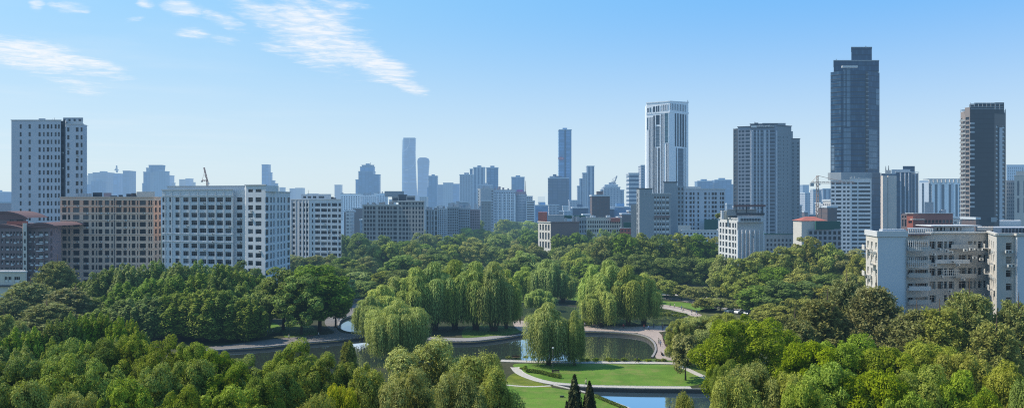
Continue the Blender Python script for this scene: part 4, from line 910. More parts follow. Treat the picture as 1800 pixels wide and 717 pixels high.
B.roof([A,Bq,C,Dq,(A[0],Y+20)],zt-.4); B.coping([A,Bq,C],zt,W_beige,.5,.4)
for z in (362.0,374.5,386.9,412,437): b=MB(); b.box(((A[0]+Bq[0])/2,Y-.12,wz(z,Y)),(Bq[0]-A[0],.24,.28)); B.part('ledge',b,W_beige)
for u in (201.5,): b=MB(); b.box((wx(u,Y),Y-.1,zt/2),(.18,.2,zt-.3)); B.part('downpipe',b,W_dark)
B.boxpart('roof_house',134,162,340,348,Y+5,6,W_grey); B.boxpart('roof_house',163,180,338.5,348,Y+8,5,W_dark); B.boxpart('roof_house',182,196,339,348,Y+6,5,W_pink); B.boxpart('roof_house',240,272,337,348,Y+6,6,W_cream); clutter(B,190,245,348,Y+3,7,W_dark,2.2)
for k in range(6): b=MB(); b.box((wx(136+k*5,Y+4.9),Y+4.9,wz(344,Y)),(.2,.15,1.9)); B.part('railing_post',b,W_trim)
B.done(26)
# --- white block
Y=280; B=Bld('apartment_block','large white residential block with a raised corner tower and many square windows',Y,398)
A,T0,T1,T2,T3,R1=PP(285,290),PP(410,281),PP(411,283),PP(431,282),PP(432,278),PP(467,274); E=PP(510,300)
z1=wz(334,283); zT=wz(326,276); zR=wz(337,276); rows=prow(281,346.8,13.72,8.4,13); att=(wz(341,284),wz(335.5,284))
cA=scol(260,2.56,[(63,83),(95,110),(123,145),(158,185),(195,223),(232,262),(270,300),(309,337),(348,375)])
B.facade(A,T0,0,z1-.0,pcols(A,T0,cA),rows,W_white,.35,'win',FR,GL)
B.facade(T0,T1,0,z1,(),(),W_white); B.facade(T1,T2,0,z1,pcols(T1,T2,[(416,426)]),rows,W_white,.3); B.facade(T2,T3,0,zT,(),(),W_white)
rT=prow(276,346.8,13.95,8.6,13); B.facade(T3,R1,0,zT,pcols(T3,R1,[(436,444.5),(449,459.5)]),rT+[(wz(338,276),wz(332.5,276))],W_white,.35)
cR=scol(260,2.56,[(530,543),(551,559),(565,571),(583,590),(597,604),(611,618),(628,639)])
B.facade(R1,E,0,zR,pcols(R1,E,cR),[(a-.2,b) for a,b in prow(280,346.5,14.0,9.2,13)],W_white,.3,'win',FR)
bk=[(E[0]-6,E[1]+12),(A[0]+4,A[1]+16)]; B.facade(E,bk[0],0,zR,(),(),W_white); B.facade(bk[0],bk[1],0,z1,(),(),W_white); B.facade(bk[1],A,0,z1,(),(),W_white)
B.roof([A,T0,T1,T2,bk[0],bk[1]],z1-.3); B.roof([T3,R1,(R1[0]+2,R1[1]+9),(T3[0],T3[1]+9)],zT-.3); B.roof([R1,E,bk[0],T2],zR-.3)
B.facade((R1[0],R1[1]),(R1[0]+2,R1[1]+9),zR,zT,(),(),W_white)
B.coping([A,T0],z1,W_trim,.6,.35); B.coping([T3,R1],zT,W_trim,.7,.4); B.coping([R1,E],zR,W_trim,.6,.35)
P,Q=(wx(294,292),292),(wx(430,286),286); B.facade(P,Q,z1-.3,wz(327.5,288),pcols(P,Q,[(300,303),(306,309),(311,314),(316,319),(328,333),(335,341),(344,358),(361,376),(379,400)]),[(wz(339,288)+.6,wz(333,288)+.6)],W_white,.25); B.roof([P,Q,(Q[0],298),(P[0],302)],wz(327.5,288)-.2); B.coping([P,Q],wz(327.5,288),W_trim,.5,.25)
B.boxpart('roof_house',410,430,329,335,287,6,W_trim)
for z in (344,412,426): b=MB(); zz=wz(z,281); b.box(((A[0]+T0[0])/2,(A[1]+T0[1])/2-.12,zz),(math.dist(A,T0)-.2,.3,.24),math.atan2(T0[1]-A[1],T0[0]-A[0])); B.part('ledge',b,W_trim)
for px in (290.5,302,317,333,348,364,379,394,409): b=MB(); u=edge_u(A,T0,px)/math.dist(A,T0); b.box((A[0]+(T0[0]-A[0])*u,A[1]+(T0[1]-A[1])*u-.1,z1/2-.2),(.5,.26,z1-.6),math.atan2(T0[1]-A[1],T0[0]-A[0])); B.part('pilaster',b,W_trim)
B.done(22)
# --- second white block
Y=390; B=Bld('apartment_block','second white residential block behind, narrower, with ribbed left face',Y,556)
A,K,E=PP(511,400),PP(544,393),PP(600,388); zt=wz(351,390); rows=prow(390,357,9.75,5.6,14)
B.facade(A,K,0,zt,pcols(A,K,scol(260,2.56,[(650,662),(680,690),(700,708),(712,722)])),rows,W_grey,.3,'win',FRD)
B.facade(K,E,0,zt,pcols(K,E,scol(260,2.56,[(737,744),(752,774),(779,805),(809,822),(828,851),(857,868)])),rows,W_white,.3,'win',FR)
bk=[PP(599,404),(A[0],412)]; B.facade(E,bk[0],0,zt,(),(),W_white); B.facade(*bk,0,zt,(),(),W_white); B.facade(bk[1],A,0,zt,(),(),W_white); B.roof([A,K,E,*bk],zt-.3); B.coping([A,K,E],zt,W_trim)
P,Q=PP(529,399),PP(582,395); B.facade(P,Q,zt-.4,wz(341,396),pcols(P,Q,[(533,538),(541,547),(550,556),(560,570)]),[(wz(348.5,396),wz(344.5,396))],W_white,.2); B.roof([P,Q,(Q[0],404),(P[0],406)],wz(341,396)-.2); clutter(B,560,598,351,392,6,W_dark,2.5); antenna(B,542,342,334,397)
for px in (512,519.5,526,532,537.5,543): b=MB(); u=edge_u(A,K,px)/math.dist(A,K); b.box((A[0]+(K[0]-A[0])*u,A[1]+(K[1]-A[1])*u-.15,zt/2),(.5,.35,zt-.4),math.atan2(K[1]-A[1],K[0]-A[0])); B.part('pilaster',b,W_trim)
B.done(14)
# --- brown grid block
Y=530; B=Bld('apartment_block','grey-brown grid-faced block with open square windows left of centre',Y,690)
A,K,E=PP(637,532),PP(700,530),PP(746,524); z1=wz(360.5,530); z2=wz(354,527); rows=prow(530,363.2,7.42,5.2,13)
B.facade(A,K,0,z1,pcols(A,K,scol(630,5.4545,[(55,75),(82,103),(110,130),(138,163),(190,208),(215,237),(243,265),(275,297),(305,325),(335,368)])),rows,W_brown,.4,'win',FRD)
B.facade(K,E,0,z2,pcols(K,E,scol(630,5.4545,[(388,412),(422,447),(455,478),(488,500),(518,535),(548,562),(577,595),(605,622)])),[(wz(360,527),wz(355.8,527))]+rows,W_brown,.4,'win',FRD)
bk=[PP(746,540),(A[0],548)]; B.facade(E,bk[0],0,z2,(),(),W_brown); B.facade(*bk,0,z1,(),(),W_brown); B.facade(bk[1],A,0,z1,(),(),W_brown); B.roof([A,K,(K[0],542),bk[1]],z1-.3); B.roof([K,E,bk[0],(K[0],545)],z2-.3)
B.coping([A,K],z1,W_trim,.8,.5); B.coping([K,E],z2,W_trim,.8,.5)
B.boxpart('roof_house',689,701,345,356,533,7,W_brown); B.boxpart('roof_house',714,730,344,355,532,7,W_brown); B.boxpart('roof_house',676,710,336,346,546,6,W_slab); B.boxpart('roof_house',700,716,342,355,538,5,W_dark); clutter(B,640,690,361,534,9,W_brown,3)
for (a,b_,y) in ((690.5,699.5,349),(716,728.5,348)): b=MB(); b.box((wx((a+b_)/2,532.5),531.8 if a>700 else 532.8,wz(y+1,532)),(wx(b_,530)-wx(a,530),.1,1.8)); B.part('roof_opening',b,W_dark)
B.done()
Bl=[]
def simple(name,label,Y,pa,pb,yt,m,nc,first,step,hp,nr,D=14,fill=.6,fr=FRD,gl=GL,style='win',grp=None,roofm=W_roof,cop=W_trim,z0=0,cat='building',side=None):
    """rectangular block: front between the two picture columns at Y, straight sides"""
    B=Bld(name,label,Y,(pa+pb)/2,grp,cat); A,E=PP(pa,Y),PP(pb,Y)
    if pb<CX: E=(wx(pb,Y+D*.0),Y)
    zt=wz(yt,Y); L=E[0]-A[0]; rows=prow(Y,first,step,hp,nr)
    B.facade(A,E,z0,zt,even(L,nc,fill,L*.03),rows,m,.3,style,fr,gl); sh=(wx(pa+.5,Y+D)-A[0] if pa>CX else wx(pb-.5,Y+D)-E[0] if pb<CX else 0); e2,a2=(E[0]+sh,Y+D),(A[0]+sh,Y+D)
    sc=even(D,max(2,int(D/5)),.4,1) if side else (); B.facade(E,e2,z0,zt,sc if pb<CX else (),rows if side and pb<CX else (),m,.25,style,fr,gl); B.facade(e2,a2,z0,zt,(),(),m); B.facade(a2,A,z0,zt,sc if pa>CX else (),rows if side and pa>CX else (),m,.25,style,fr,gl)
    B.roof([A,E,e2,a2],zt-.3,roofm); B.coping([a2,A,E,e2],zt,cop,.6,.4); return B
B=simple('apartment_block','dark ribbed low block joined right of the brown grid block',545,748,770,369,W_slab,3,371,9,6.5,7); clutter(B,749,769,369,547,3,W_slab); 
for k in range(5): b=MB(); b.box((wx(749+k*5,545),544.7,20),(.6,.5,26)); B.part('pilaster',b,W_trim)
B.done()
simple('apartment_block','small white gridded block right of the brown grid block',560,769,786,367,W_white,5,369,3.8,2.3,14).done()
for i,(a,b_,y,m,l) in enumerate([(786,806,364,W_slab,'messy grey low apartments with rooftop sheds, left of the banded cluster'),(805,826,366,W_grey,'grey low apartments with balconies beside the banded cluster'),(824,844,368,W_pink,'dull mauve low apartments touching the banded cluster')]):
    B=simple('apartment_block',l,590+i*12,a,b_,y,m,6,y+3,4.6,2.9,10); clutter(B,a+1,b_-1,y,592+i*12,6,W_grey,5); B.done()
# --- banded cluster in the middle distance
Y=800; B=Bld('apartment_tower','grey middle-distance apartment slab with a blank end wall, left of centre',Y,855)
A,K,E=PP(840,806),PP(844.5,800),PP(868,800); zt=wz(332,800); B.facade(A,K,0,zt,[(1.2,3.2)],prow(800,335,4.9,3.4,14),W_slab,.3,'win',FRD); B.facade(K,E,0,zt,[(12.2,13.6)],prow(800,335,4.9,2.2,14),W_grey,.3,'win',FRD); bk=[(E[0],820),(A[0],820)]; B.facade(E,bk[0],0,zt,(),(),W_grey); B.facade(*bk,0,zt,(),(),W_grey); B.roof([A,K,E,*bk],zt-.3); B.coping([A,K,E],zt,W_trim); antenna(B,850,332,325,802); B.boxpart('roof_house',848,860,328,332,806,8,W_grey); B.done()
Y=810; B=Bld('apartment_tower','middle-distance apartment block with pale vertical ribs and a pinkish rooftop',Y,888)
A,E=PP(868,Y),PP(906,Y); zt=wz(334,Y); L=E[0]-A[0]; B.facade(A,E,0,zt,even(L,9,.55),prow(Y,338,4.75,3.0,13),W_blueg,.5,'bal',FRW,GLB); B.facade(E,(E[0],Y+16),0,zt,(),(),W_grey); B.facade((E[0],Y+16),(A[0],Y+16),0,zt,(),(),W_grey); B.roof([A,E,(E[0],Y+16),(A[0],Y+16)],zt-.3); B.coping([A,E],zt,W_trim)
for k in range(6): b=MB(); b.box((A[0]+L*(k+.02)/5.2,Y-.5,zt/2-2),(1.1,1.0,zt-4)); B.part('pilaster',b,W_strip)
clutter(B,869,905,334,Y+2,10,W_pink,4); B.done()
Y=815; B=Bld('apartment_tower','rounded grey apartment tower with a pink roof shed beside the ribbed block',Y,916)
poly=[(wx(907,Y)+0,Y+14)]+[(wx(916.5,Y)+math.sin(a)*6.2,Y+6-math.cos(a)*6.2) for a in [math.radians(d) for d in range(-90,91,15)]]+[(wx(926,Y),Y+14)]
zt=wz(341,Y); b=MB(); b.prism(poly,0,zt,0,0); B.part('wall',b,grid_mat('round_tower_face',(.42,.45,.50),(.10,.13,.17),1.6,3.0,.55,.55)); B.boxpart('roof_house',905,925,337,344,Y+2,7,W_pink); B.boxpart('roof_house',908,920,333.5,338,Y+4,4,wall_mat('magenta_sheet',(.42,.16,.36))); antenna(B,924,342,318,Y,.3); B.root and None
tag(B.root); 
simple('apartment_block','white-banded stepped block at the right end of the middle-distance cluster',805,925,940,353,W_white,1,355,4.1,2.2,10,10,.9,FRD).done()
simple('apartment_block','small pale block above the white-banded one in the middle distance',818,921,936,345,W_blueg,4,347,4.1,2.3,8,10).done()
# --- white low apartment rows behind brown grid block
for i,(a,b_,y,l) in enumerate([(598,634,341,'long pale apartment row behind the second white block, left part'),(632,662,342,'pale apartment row between the white block and brown grid block'),(658,682,340,'pale apartment row rising behind the brown grid block')]):
    B=simple('apartment_row',l,880+i*15,a,b_,y,W_strip,8,y+4,3.6,2.2,12,12,.42,FRD,GLB); clutter(B,a+2,b_-2,y,884,5,W_grey,3); B.done()
# --- striped white tower
Y=700; B=Bld('office_tower','white tower striped with tall dark glass strips, right of centre',Y,1174)
A,K,E=PP(1136.5,712),PP(1177,700),PP(1210,708); bk=[(E[0]+6,738),(A[0]+4,742)]
zt=wz(179,700); rows_t=[(wz(196,702),wz(184.5,702))]; zz=lambda y:wz(y,704)
s=lambda v:1120+v/4.218
def strips(P,Q,items):
    us=sorted(items); return us
w=B.w
def stripes(P,Q,lst,ztop):
    # lst: (xa,xb,ytop,ybot,glass) in survey columns; wall plane with proud piers between
    L=math.dist(P,Q)
    B.facade(P,Q,0,ztop,(),(),W_strip); dx,dy=(Q[0]-P[0])/L,(Q[1]-P[1])/L; a=math.atan2(dy,dx)
    for xa,xb,yt_,yb_,g in lst:
        u0,u1=edge_u(P,Q,s(xa)),edge_u(P,Q,s(xb)); e_=.22*(u1-u0) if u1-u0<1.6 else 0; u0-=e_; u1+=e_; z0,z1=(2 if yb_>600 else zz(170+yb_/4.218)),zz(170+yt_/4.218); c=(u0+u1)/2
        m=MB(); win_into(m,(P[0]+dx*c+dy*.12,P[1]+dy*c-dx*.12,(z0+z1)/2),u1-u0,z1-z0,a,'strip'); m.m=[0]*len(m.m); B.part('glass_strip',m,g)
        for u in (u0-.2,u1+.2):
            f=MB(); f.box((P[0]+dx*u+dy*.15,P[1]+dy*u-dx*.15,(z0+z1)/2),(.38,.5,z1-z0+.4),a); B.part('fin',f,W_strip)
stripes(A,K,[(76,86,150,240,C_cyan),(88,93,150,720,C_teal),(100,104,150,720,C_teal),(110,114,150,720,C_teal),(122,131,138,720,C_teal),(140,168,136,206,C_teal),(137,168,218,370,C_slate:=mat('slate_strip_glass',curtain_fn((.10,.14,.18),(.16,.2,.24),3.6,1.2))),(136,144,378,720,C_teal),(158,167,378,720,C_teal),(180,184,130,720,C_teal),(190,195,130,720,C_teal),(204,230,124,344,C_cyan),(216,220,348,720,C_teal),(227,232,348,720,C_teal),
 (78,88,78,122,C_teal),(92,102,76,122,C_cyan),(118,134,70,116,C_teal),(142,150,68,114,C_teal),(156,164,66,112,C_teal),(182,186,62,108,C_slate),(196,201,62,106,C_teal),(208,212,62,104,C_slate),(220,224,60,104,C_slate)],zt)
stripes(K,E,[(279,287,126,368,C_teal),(297,305,126,368,C_teal),(316,326,128,370,C_teal),(335,345,130,372,C_teal),(356,362,132,374,C_teal),(301,343,384,640,C_slate),(287,292,380,720,C_teal),(352,356,380,720,C_teal)]+[(246+k*12,250+k*12,54+k*.6,100+k*1.2,C_slate if k%2 else C_teal) for k in range(10)],zt)
B.facade(E,bk[0],0,wz(220,720),(),(),C_dark); B.facade(bk[0],bk[1],0,zt,(),(),W_strip); B.facade(bk[1],A,0,zt,(),(),W_strip); B.facade(E,(E[0]+4,E[1]+24),wz(220,720),zt,(),(),W_strip)
B.roof([A,K,E,*bk],zt-3); B.coping([A,K,E],zt,W_strip,.9,.8); B.coping([A,K,E],wz(199,702),W_strip,.6,1.6,name='belt_course'); antenna(B,1209,181,176,706,.3); B.done()
# --- grey slab flats (right of centre)
Y=450; B=Bld('apartment_block','grey flats with blank slab walls and a glazed bay, under the striped tower',Y,1146)
A,K,K2,E=PP(1119,455),PP(1124,450),PP(1147,450),PP(1179,449); zt=wz(332,450); zb=wz(341,450)
B.facade(A,K,0,zt,[(.7,1.8)],prow(452,340,9.2,6,9),W_slab,.3,'win',FRD); B.facade(K,K2,0,zt,(),(),W_slab); B.facade(K2,E,0,zb,pcols(K2,E,[(1150,1153),(1155,1158.5),(1160,1162),(1164,1169),(1171,1176)]),prow(450,345,9.4,7,9),W_slab,.3,'bal',FRW,GL)
bk=[(E[0]+.5,462),PP(1119.5,466)]; B.facade(K2,(K2[0]+.2,462),zb,zt,(),(),W_slab); B.facade(E,bk[0],0,zb,(),(),W_slab); B.facade(*bk,0,zb,(),(),W_slab); B.facade(bk[1],A,0,zt,(),(),W_slab); B.roof([A,K,K2,(K2[0],462),bk[1]],zt-.3); B.roof([K2,E,bk[0],(K2[0],462)],zb-.3); B.coping([A,K,K2],zt,W_dark,.7,.4); B.coping([K2,E],zb,W_trim,.9,.5)
P,Q=PP(1131,453),PP(1143,453); b=MB()
for px in (1131,1137,1143): b.box((wx(px,453),449.6,wz(341.5,450)),(.15,.15,1.7))
b.box((wx(1137,450),449.6,wz(339,450)),(4.4,.15,.12)); B.part('balcony_rail',b,W_trim)
for k in (380.5,): b=MB(); b.box((wx(1163,450),448.7,wz(k,450)),(wx(1177,450)-wx(1150,450),.12,1.3)); B.part('red_banner',b,W_brick)
B.boxpart('lower_wing',1109,1119,359,420,462,6,W_slab); B.done(10)
Y=472; B=Bld('apartment_block','long grey flats with many small windows and a tall blank stair slab, right of centre',Y,1225)
A,K,K2,E=PP(1167,470),PP(1190,470),PP(1203,474),PP(1275,478); zs=wz(321,470); zt=wz(332.5,474); rows=prow(475,338,7.7,5.0,13)
B.facade(A,K,0,zs,(),(),W_slab); B.facade(K,K2,0,zs-2,pcols(K,K2,[(1192,1195),(1198,1201)]),prow(472,330,7.7,4.6,14),W_slab,.3,'win',FRD); B.facade(K2,E,0,zt,pcols(K2,E,[(1205,1208),(1212,1216),(1218,1221),(1226,1229),(1238,1242),(1245.5,1247.5),(1251,1255),(1256,1260),(1265.5,1268),(1269,1273)]),rows,W_blueg,.3,'win',FRD)
bk=[(E[0]+4,492),PP(1168,486)]; B.facade(E,bk[0],0,zt,(),(),W_slab); B.facade(*bk,0,zt,(),(),W_slab); B.facade(bk[1],A,0,zs,(),(),W_slab); B.roof([A,K,K2,(K2[0],486),bk[1]],zs-2.4); B.roof([K2,E,bk[0],(K2[0],487)],zt-.3); B.coping([A,K],zs,W_dark,.8,.6); B.coping([K2,E],zt,W_trim,.8,.4); B.boxpart('roof_house',1205,1232,328,333.5,481,5,W_trim)
B.boxpart('green_net_annex',1238,1262,386,420,468,4,W_green); B.done(18)
# --- dark residential tower with sign
Y=600; B=Bld('apartment_tower','dark blue-grey residential tower with pale vertical piers and white roof lettering',Y,1345)
A0,A,K,K2,E,E2=PP(1289,606),PP(1297,602),PP(1319,598),PP(1366,597),PP(1391,603),PP(1406,612)
zA=wz(224,602); zK=wz(219,598); zE=wz(222,600); zE2=wz(244,610); rows=prow(600,229,6.42,4.2,30)
B.facade(A0,A,0,wz(227,604),[(.9,3.3)],rows,W_dark,.3,'win',FRD,GLB); B.facade(A,K,0,zA,pcols(A,K,[(1298.5,1302),(1303.5,1308.5),(1310.5,1318)]),rows,W_steel,.3,'win',FRD,GLB)
B.facade(K,K2,0,zK,pcols(K,K2,[(1325,1328.5),(1331.5,1334),(1336.5,1341),(1347.5,1350),(1353,1362)]),rows,W_steel,.35,'win',FRD,GLB); B.facade(K2,E,0,zE,pcols(K2,E,[(1368.5,1369.8),(1371,1371.9),(1376.5,1377.5),(1383.5,1384.5)]),prow(600,240,6.42,2.8,29),W_slab,.2,'win',FRD); 
E1=(E[0],612.0); B.facade(E,E1,0,zE,(),(),W_slab); B.facade(E1,E2,0,zE2,pcols(E1,E2,[(1393,1395),(1401.5,1404)]),prow(611,250,6.3,3.2,27),W_slab,.2,'win',FRD)
bk=[(E2[0]+3,635),PP(1291,640)]; B.facade(E2,bk[0],0,zE2,(),(),W_slab); B.facade(*bk,0,zA,(),(),W_slab); B.facade(bk[1],A0,0,zA,(),(),W_slab); B.roof([A0,A,K,K2,E,E1,(E1[0],636),bk[1]],wz(226,602)); B.roof([E1,E2,bk[0],(E1[0],635)],zE2-.3)
B.coping([A,K],zA,W_dark,.9,.6); B.coping([K2,E],zE,W_dark,.9,.6); B.coping([K,K2],zK,W_dark,1.0,.6); B.coping([E1,E2],zE2,W_dark,.8,.5); B.boxpart('roof_house',1340,1381,216.5,223,606,12,W_slab); B.boxpart('roof_house',1326,1333,216,222,604,5,W_dark)
for px in (1320.5,1323,1329.8,1335.2,1343.2,1345.2,1351.5,1364.8): b=MB(); u=edge_u(K,K2,px)/math.dist(K,K2); b.box((K[0]+(K2[0]-K[0])*u,K[1]+(K2[1]-K[1])*u-.45,zK/2-2),(.75,.9,zK-6)); B.part('pier',b,W_blueg)
b=MB(); b.box((wx(1340,597),596.9,wz(222.6,597)),(wx(1362,597)-wx(1319.5,597),.3,2.6)); B.part('sign_board',b,W_dark)
b=MB(); b.box((wx(1325,597),596.6,wz(222.8,597)),(wx(1330,597)-wx(1320.5,597),.3,1.7)); B.part('roof_logo',b,M_white); b=MB(); x=1332.0
random.seed(5)
while x<1361.5:      # rooftop lettering too small to read: strokes of white characters
    wch=random.uniform(1.6,2.6)
    for k in range(3):
        q=x+wch*.4*k; b.box((wx(q,596.5),596.55,wz(222.0+random.uniform(-.3,.5),597)-.0),(wx(q+.45,597)-wx(q,597),.2,random.uniform(.8,1.5)))
    b.box((wx(x+wch*.4,596.5),596.45,wz(221.4+random.uniform(0,1.4),597)),(wx(x+wch*.85,597)-wx(x,597),.2,.28)); x+=wch+.9
B.part('roof_lettering',b,M_white); antenna(B,1327,218,214,602,.25); B.done()
# --- small white building with louvred roof
Y=300; B=Bld('office_building','small white building with framed windows and ribbed blank wall, below the dark tower',Y,1303)
A,K,E=PP(1263,322),PP(1296,302),PP(1342,300); zt=wz(385,302); zr=wz(378,301)
B.facade(A,K,0,zt,pcols(A,K,[(1265,1268),(1270,1272.6),(1275,1278.6),(1281,1284.5),(1287,1290),(1291.5,1294)]),prow(305,392,11.5,8.5,9),W_trim,.45,'win',FRD,GL); B.facade(K,E,0,zr,(),(),W_grey)
for px in (1297,1304.5,1311,1318.5,1326,1334,1341): b=MB(); b.box((wx(px,300.7),300.3,zt/2-2),(.5,.8,zt-5)); B.part('pilaster',b,W_blueg)
b=MB(); b.box((wx(1319,300),299.9,wz(386,300)),(10.4,1.0,1.9)); B.part('louvre_band',b,W_blueg)
for k in range(13): b=MB(); b.box((wx(1303+k*2.75,299.3),299.35,wz(386,300)),(.42,.1,1.1)); B.part('louvre_opening',b,W_dark)
bk=[(E[0]+3,322),PP(1264,336)]; B.facade(E,bk[0],0,zr,(),(),W_grey); B.facade(*bk,0,zt,(),(),W_grey); B.facade(bk[1],A,0,zt,(),(),W_grey); B.roof([A,K,E,*bk],zt-.2); B.coping([K,E],zr,W_dark,.8,.9); B.coping([A,K],zt,W_trim,.7,.4)
for k in range(6): b=MB(); b.box((wx(1272+k*5,310)+0,312,zt+1.6),(1.0,1.6,3.6)); B.part('roof_frame',b,W_old if k%2 else W_blueg)
B.boxpart('roof_house',1278,1330,368,379,308,7,W_slab); B.boxpart('roof_canopy',1290,1346,360,363.5,305,7,W_rust)
for px in (1294,1312,1340): b=MB(); b.box((wx(px,308),308,wz(367,305)),(.3,.3,3.4)); B.part('canopy_post',b,W_dark)
B.done()
hm=crown_round('foliage',L_olive,1.5,0,2.4,10,(.6,.9),120,.25); o=link('potted_shrub',hm,None,(wx(1265,321),321.5,wz(385,302)-.1)); tag(o,'straw coloured shrub growing on the corner of the small white building roof','shrub')
# --- tall dark glass tower
Y=560; B=Bld('glass_tower','tallest dark glass skyscraper with a stepped crown, right side',Y,1503)
A,K,M1,E=PP(1460,566),PP(1478,560),PP(1521,560),PP(1546,568); zb=wz(303,560); zt=wz(125,560); zt3=wz(108,560)
def quadwall(P,Q,z0,z1,m): B.facade(P,Q,z0,z1,(),(),m)
quadwall(A,K,0,zt,C_dark); quadwall(K,M1,0,zt,C_dark); quadwall(M1,E,0,zt,C_dark); bk=[(E[0]+10,600),PP(1461.5,606)]; quadwall(E,bk[0],0,zt,C_dark); quadwall(*bk,0,zt,C_dark); quadwall(bk[1],A,0,zt,C_dark); B.roof([A,K,M1,E,*bk],zt)
def crownbox(pa,pb,yt,yb,Yf,D,m): return B.boxpart('crown_step',pa,pb,yt,yb,Yf,D,m)
crownbox(1465.5,1545,107.5,126,568,26,C_dark); crownbox(1496.5,1532.5,84,109,572,16,C_dark)
B.boxpart('crown_edge',1465,1545.5,106,107.6,567.5,27,W_slab); B.boxpart('crown_edge',1496,1533,82.8,84,571.5,17,W_slab)
def panel(P,Q,pa,pb,ya,yb,m,name='pale_glass_panel',off=.15):
    u0,u1=edge_u(P,Q,pa),edge_u(P,Q,pb); L=math.dist(P,Q); dx,dy=(Q[0]-P[0])/L,(Q[1]-P[1])/L; c=(u0+u1)/2; z0,z1=wz(yb,560),wz(ya,560); b=MB(); b.box((P[0]+dx*c,P[1]+dy*c,(z0+z1)/2),(u1-u0,off*2,z1-z0),math.atan2(dy,dx)); return B.part(name,b,m)
panel(K,M1,1482.5,1486,122,224,C_lite); panel(K,M1,1488,1494.5,120,224,C_lite,off=.2); panel(K,M1,1482.5,1495,226,304,C_lite,off=.25); panel(K,M1,1480,1507,116,119.5,W_trim,'top_balcony',.8)
panel(A,K,1461.5,1467,255,300,C_lite); panel(M1,E,1527,1542,227,298,C_lite,off=.22); panel(M1,E,1539.5,1545,155,184,C_lite,off=.2); panel(M1,E,1521.3,1525,126,302,C_black,'recess_strip',.1)
for i in range(23):
    y=131+i*7.55
    for P,Q in ((A,K),(K,M1)):
        b=MB(); L=math.dist(P,Q); b.box(((P[0]+Q[0])/2,(P[1]+Q[1])/2,wz(y,560)),(L,.34+.01*(P is A),.34),math.atan2(Q[1]-P[1],Q[0]-P[0])); B.part('floor_band',b,FRD)
    b=MB(); P,Q=M1,E; b.box((P[0]+(Q[0]-P[0])*.10,P[1]+(Q[1]-P[1])*.10-.5,wz(y,560)),(2.2,1.4,.5)); B.part('balcony',b,W_slab)
b=MB(); b.prism([(A[0]-.4,A[1]-.5),(K[0],K[1]-.6),(M1[0],M1[1]-.6),(E[0]+.4,E[1]-.5),(E[0]+.4,E[1]+4),(A[0]-.4,A[1]+4)],wz(316,560),zb,0,0); B.part('belt',b,W_slab)
antenna(B,1522,84,81,576,.3); antenna(B,1470,108,104,570,.2); B.done()
B=Bld('office_block','white office block with dark ribbon windows in front of the glass skyscraper',545,1500)
Y=545; A,K,M1,E=PP(1460,549),PP(1495,545),PP(1532,545),PP(1548,552); zt=wz(317,545); rows=prow(545,320.5,7.05,3.6,18)
B.facade(A,K,0,zt,pcols(A,K,[(1461.5,1467),(1469.5,1479),(1482,1486.5),(1489,1493.5)]),rows,W_white,.3,'win',FRD); B.facade(K,M1,0,wz(314,545),pcols(K,M1,[(1497.5,1507),(1509,1530)]),rows,W_white,.3,'win',FRD); B.facade(M1,E,0,wz(304,550),(),(),C_dark)
bk=[PP(1548,557),PP(1460.5,557)]; B.facade(E,bk[0],0,wz(304,550),(),(),C_dark); B.facade(*bk,0,zt,(),(),W_white); B.facade(bk[1],A,0,zt,(),(),W_white); B.roof([A,K,M1,E,*bk],zt-.3); B.coping([A,K],zt,W_trim,.7,.4); B.coping([K,M1],wz(314,545),W_trim,.7,.4)
clutter(B,1497,1530,314,547,4,W_slab,2); B.done()
# --- beige piered tower with glass
B=Bld('office_tower','glass tower with two beige blank piers, right of the skyscraper',640,1580); Y=640
A,K,E,E2=PP(1549,640),PP(1575,640),PP(1601,637),PP(1614.5,645); zt=wz(303,638); b=MB()
B.facade(A,K,0,wz(306,640),(),(),C_dark); B.facade(K,E,0,zt,pcols(K,E,[(1586,1590),(1592,1596.5),(1598,1600)]),prow(638,307,7.4,5.8,13),C_dark,.3,'win',FR,GLB); B.facade(E,E2,0,wz(305,640),pcols(E,E2,[(1602.5,1606),(1607.5,1611)]),prow(640,308,7.4,5.8,13),C_navy,.3,'win',FR,GLB)
bk=[(E2[0]+8,662),PP(1550,662)]; B.facade(E2,bk[0],0,zt,(),(),C_dark); B.facade(*bk,0,zt,(),(),C_dark); B.facade(bk[1],A,0,zt,(),(),W_cream); B.roof([A,K,E,E2,*bk],wz(306,640)-.4)
for pa,pb in ((1549.5,1557),(1559,1573.5)): b=MB(); b.box((wx((pa+pb)/2,638),637.6,wz(309,638)/2),(wx(pb,638)-wx(pa,638),4.0,wz(309,638))); B.part('blank_pier',b,W_cream)
for px in (1583,1591,1597.3,1604,1612): b=MB(); b.box((wx(px,637.2),637.0 if px<1601 else 640,zt/2),(.8,.8,zt-1)); B.part('pier',b,W_blueg)
B.boxpart('roof_house',1556,1566,299,307,642,6,W_cream); B.boxpart('roof_house',1567,1600,298,306,648,8,W_trim); B.boxpart('roof_house',1587,1608,292,304,652,8,C_navy); antenna(B,1557,300,292,644,.3); antenna(B,1562,300,291,644,.3); B.coping([K,E,E2],zt,W_trim,.9,.5); B.done()
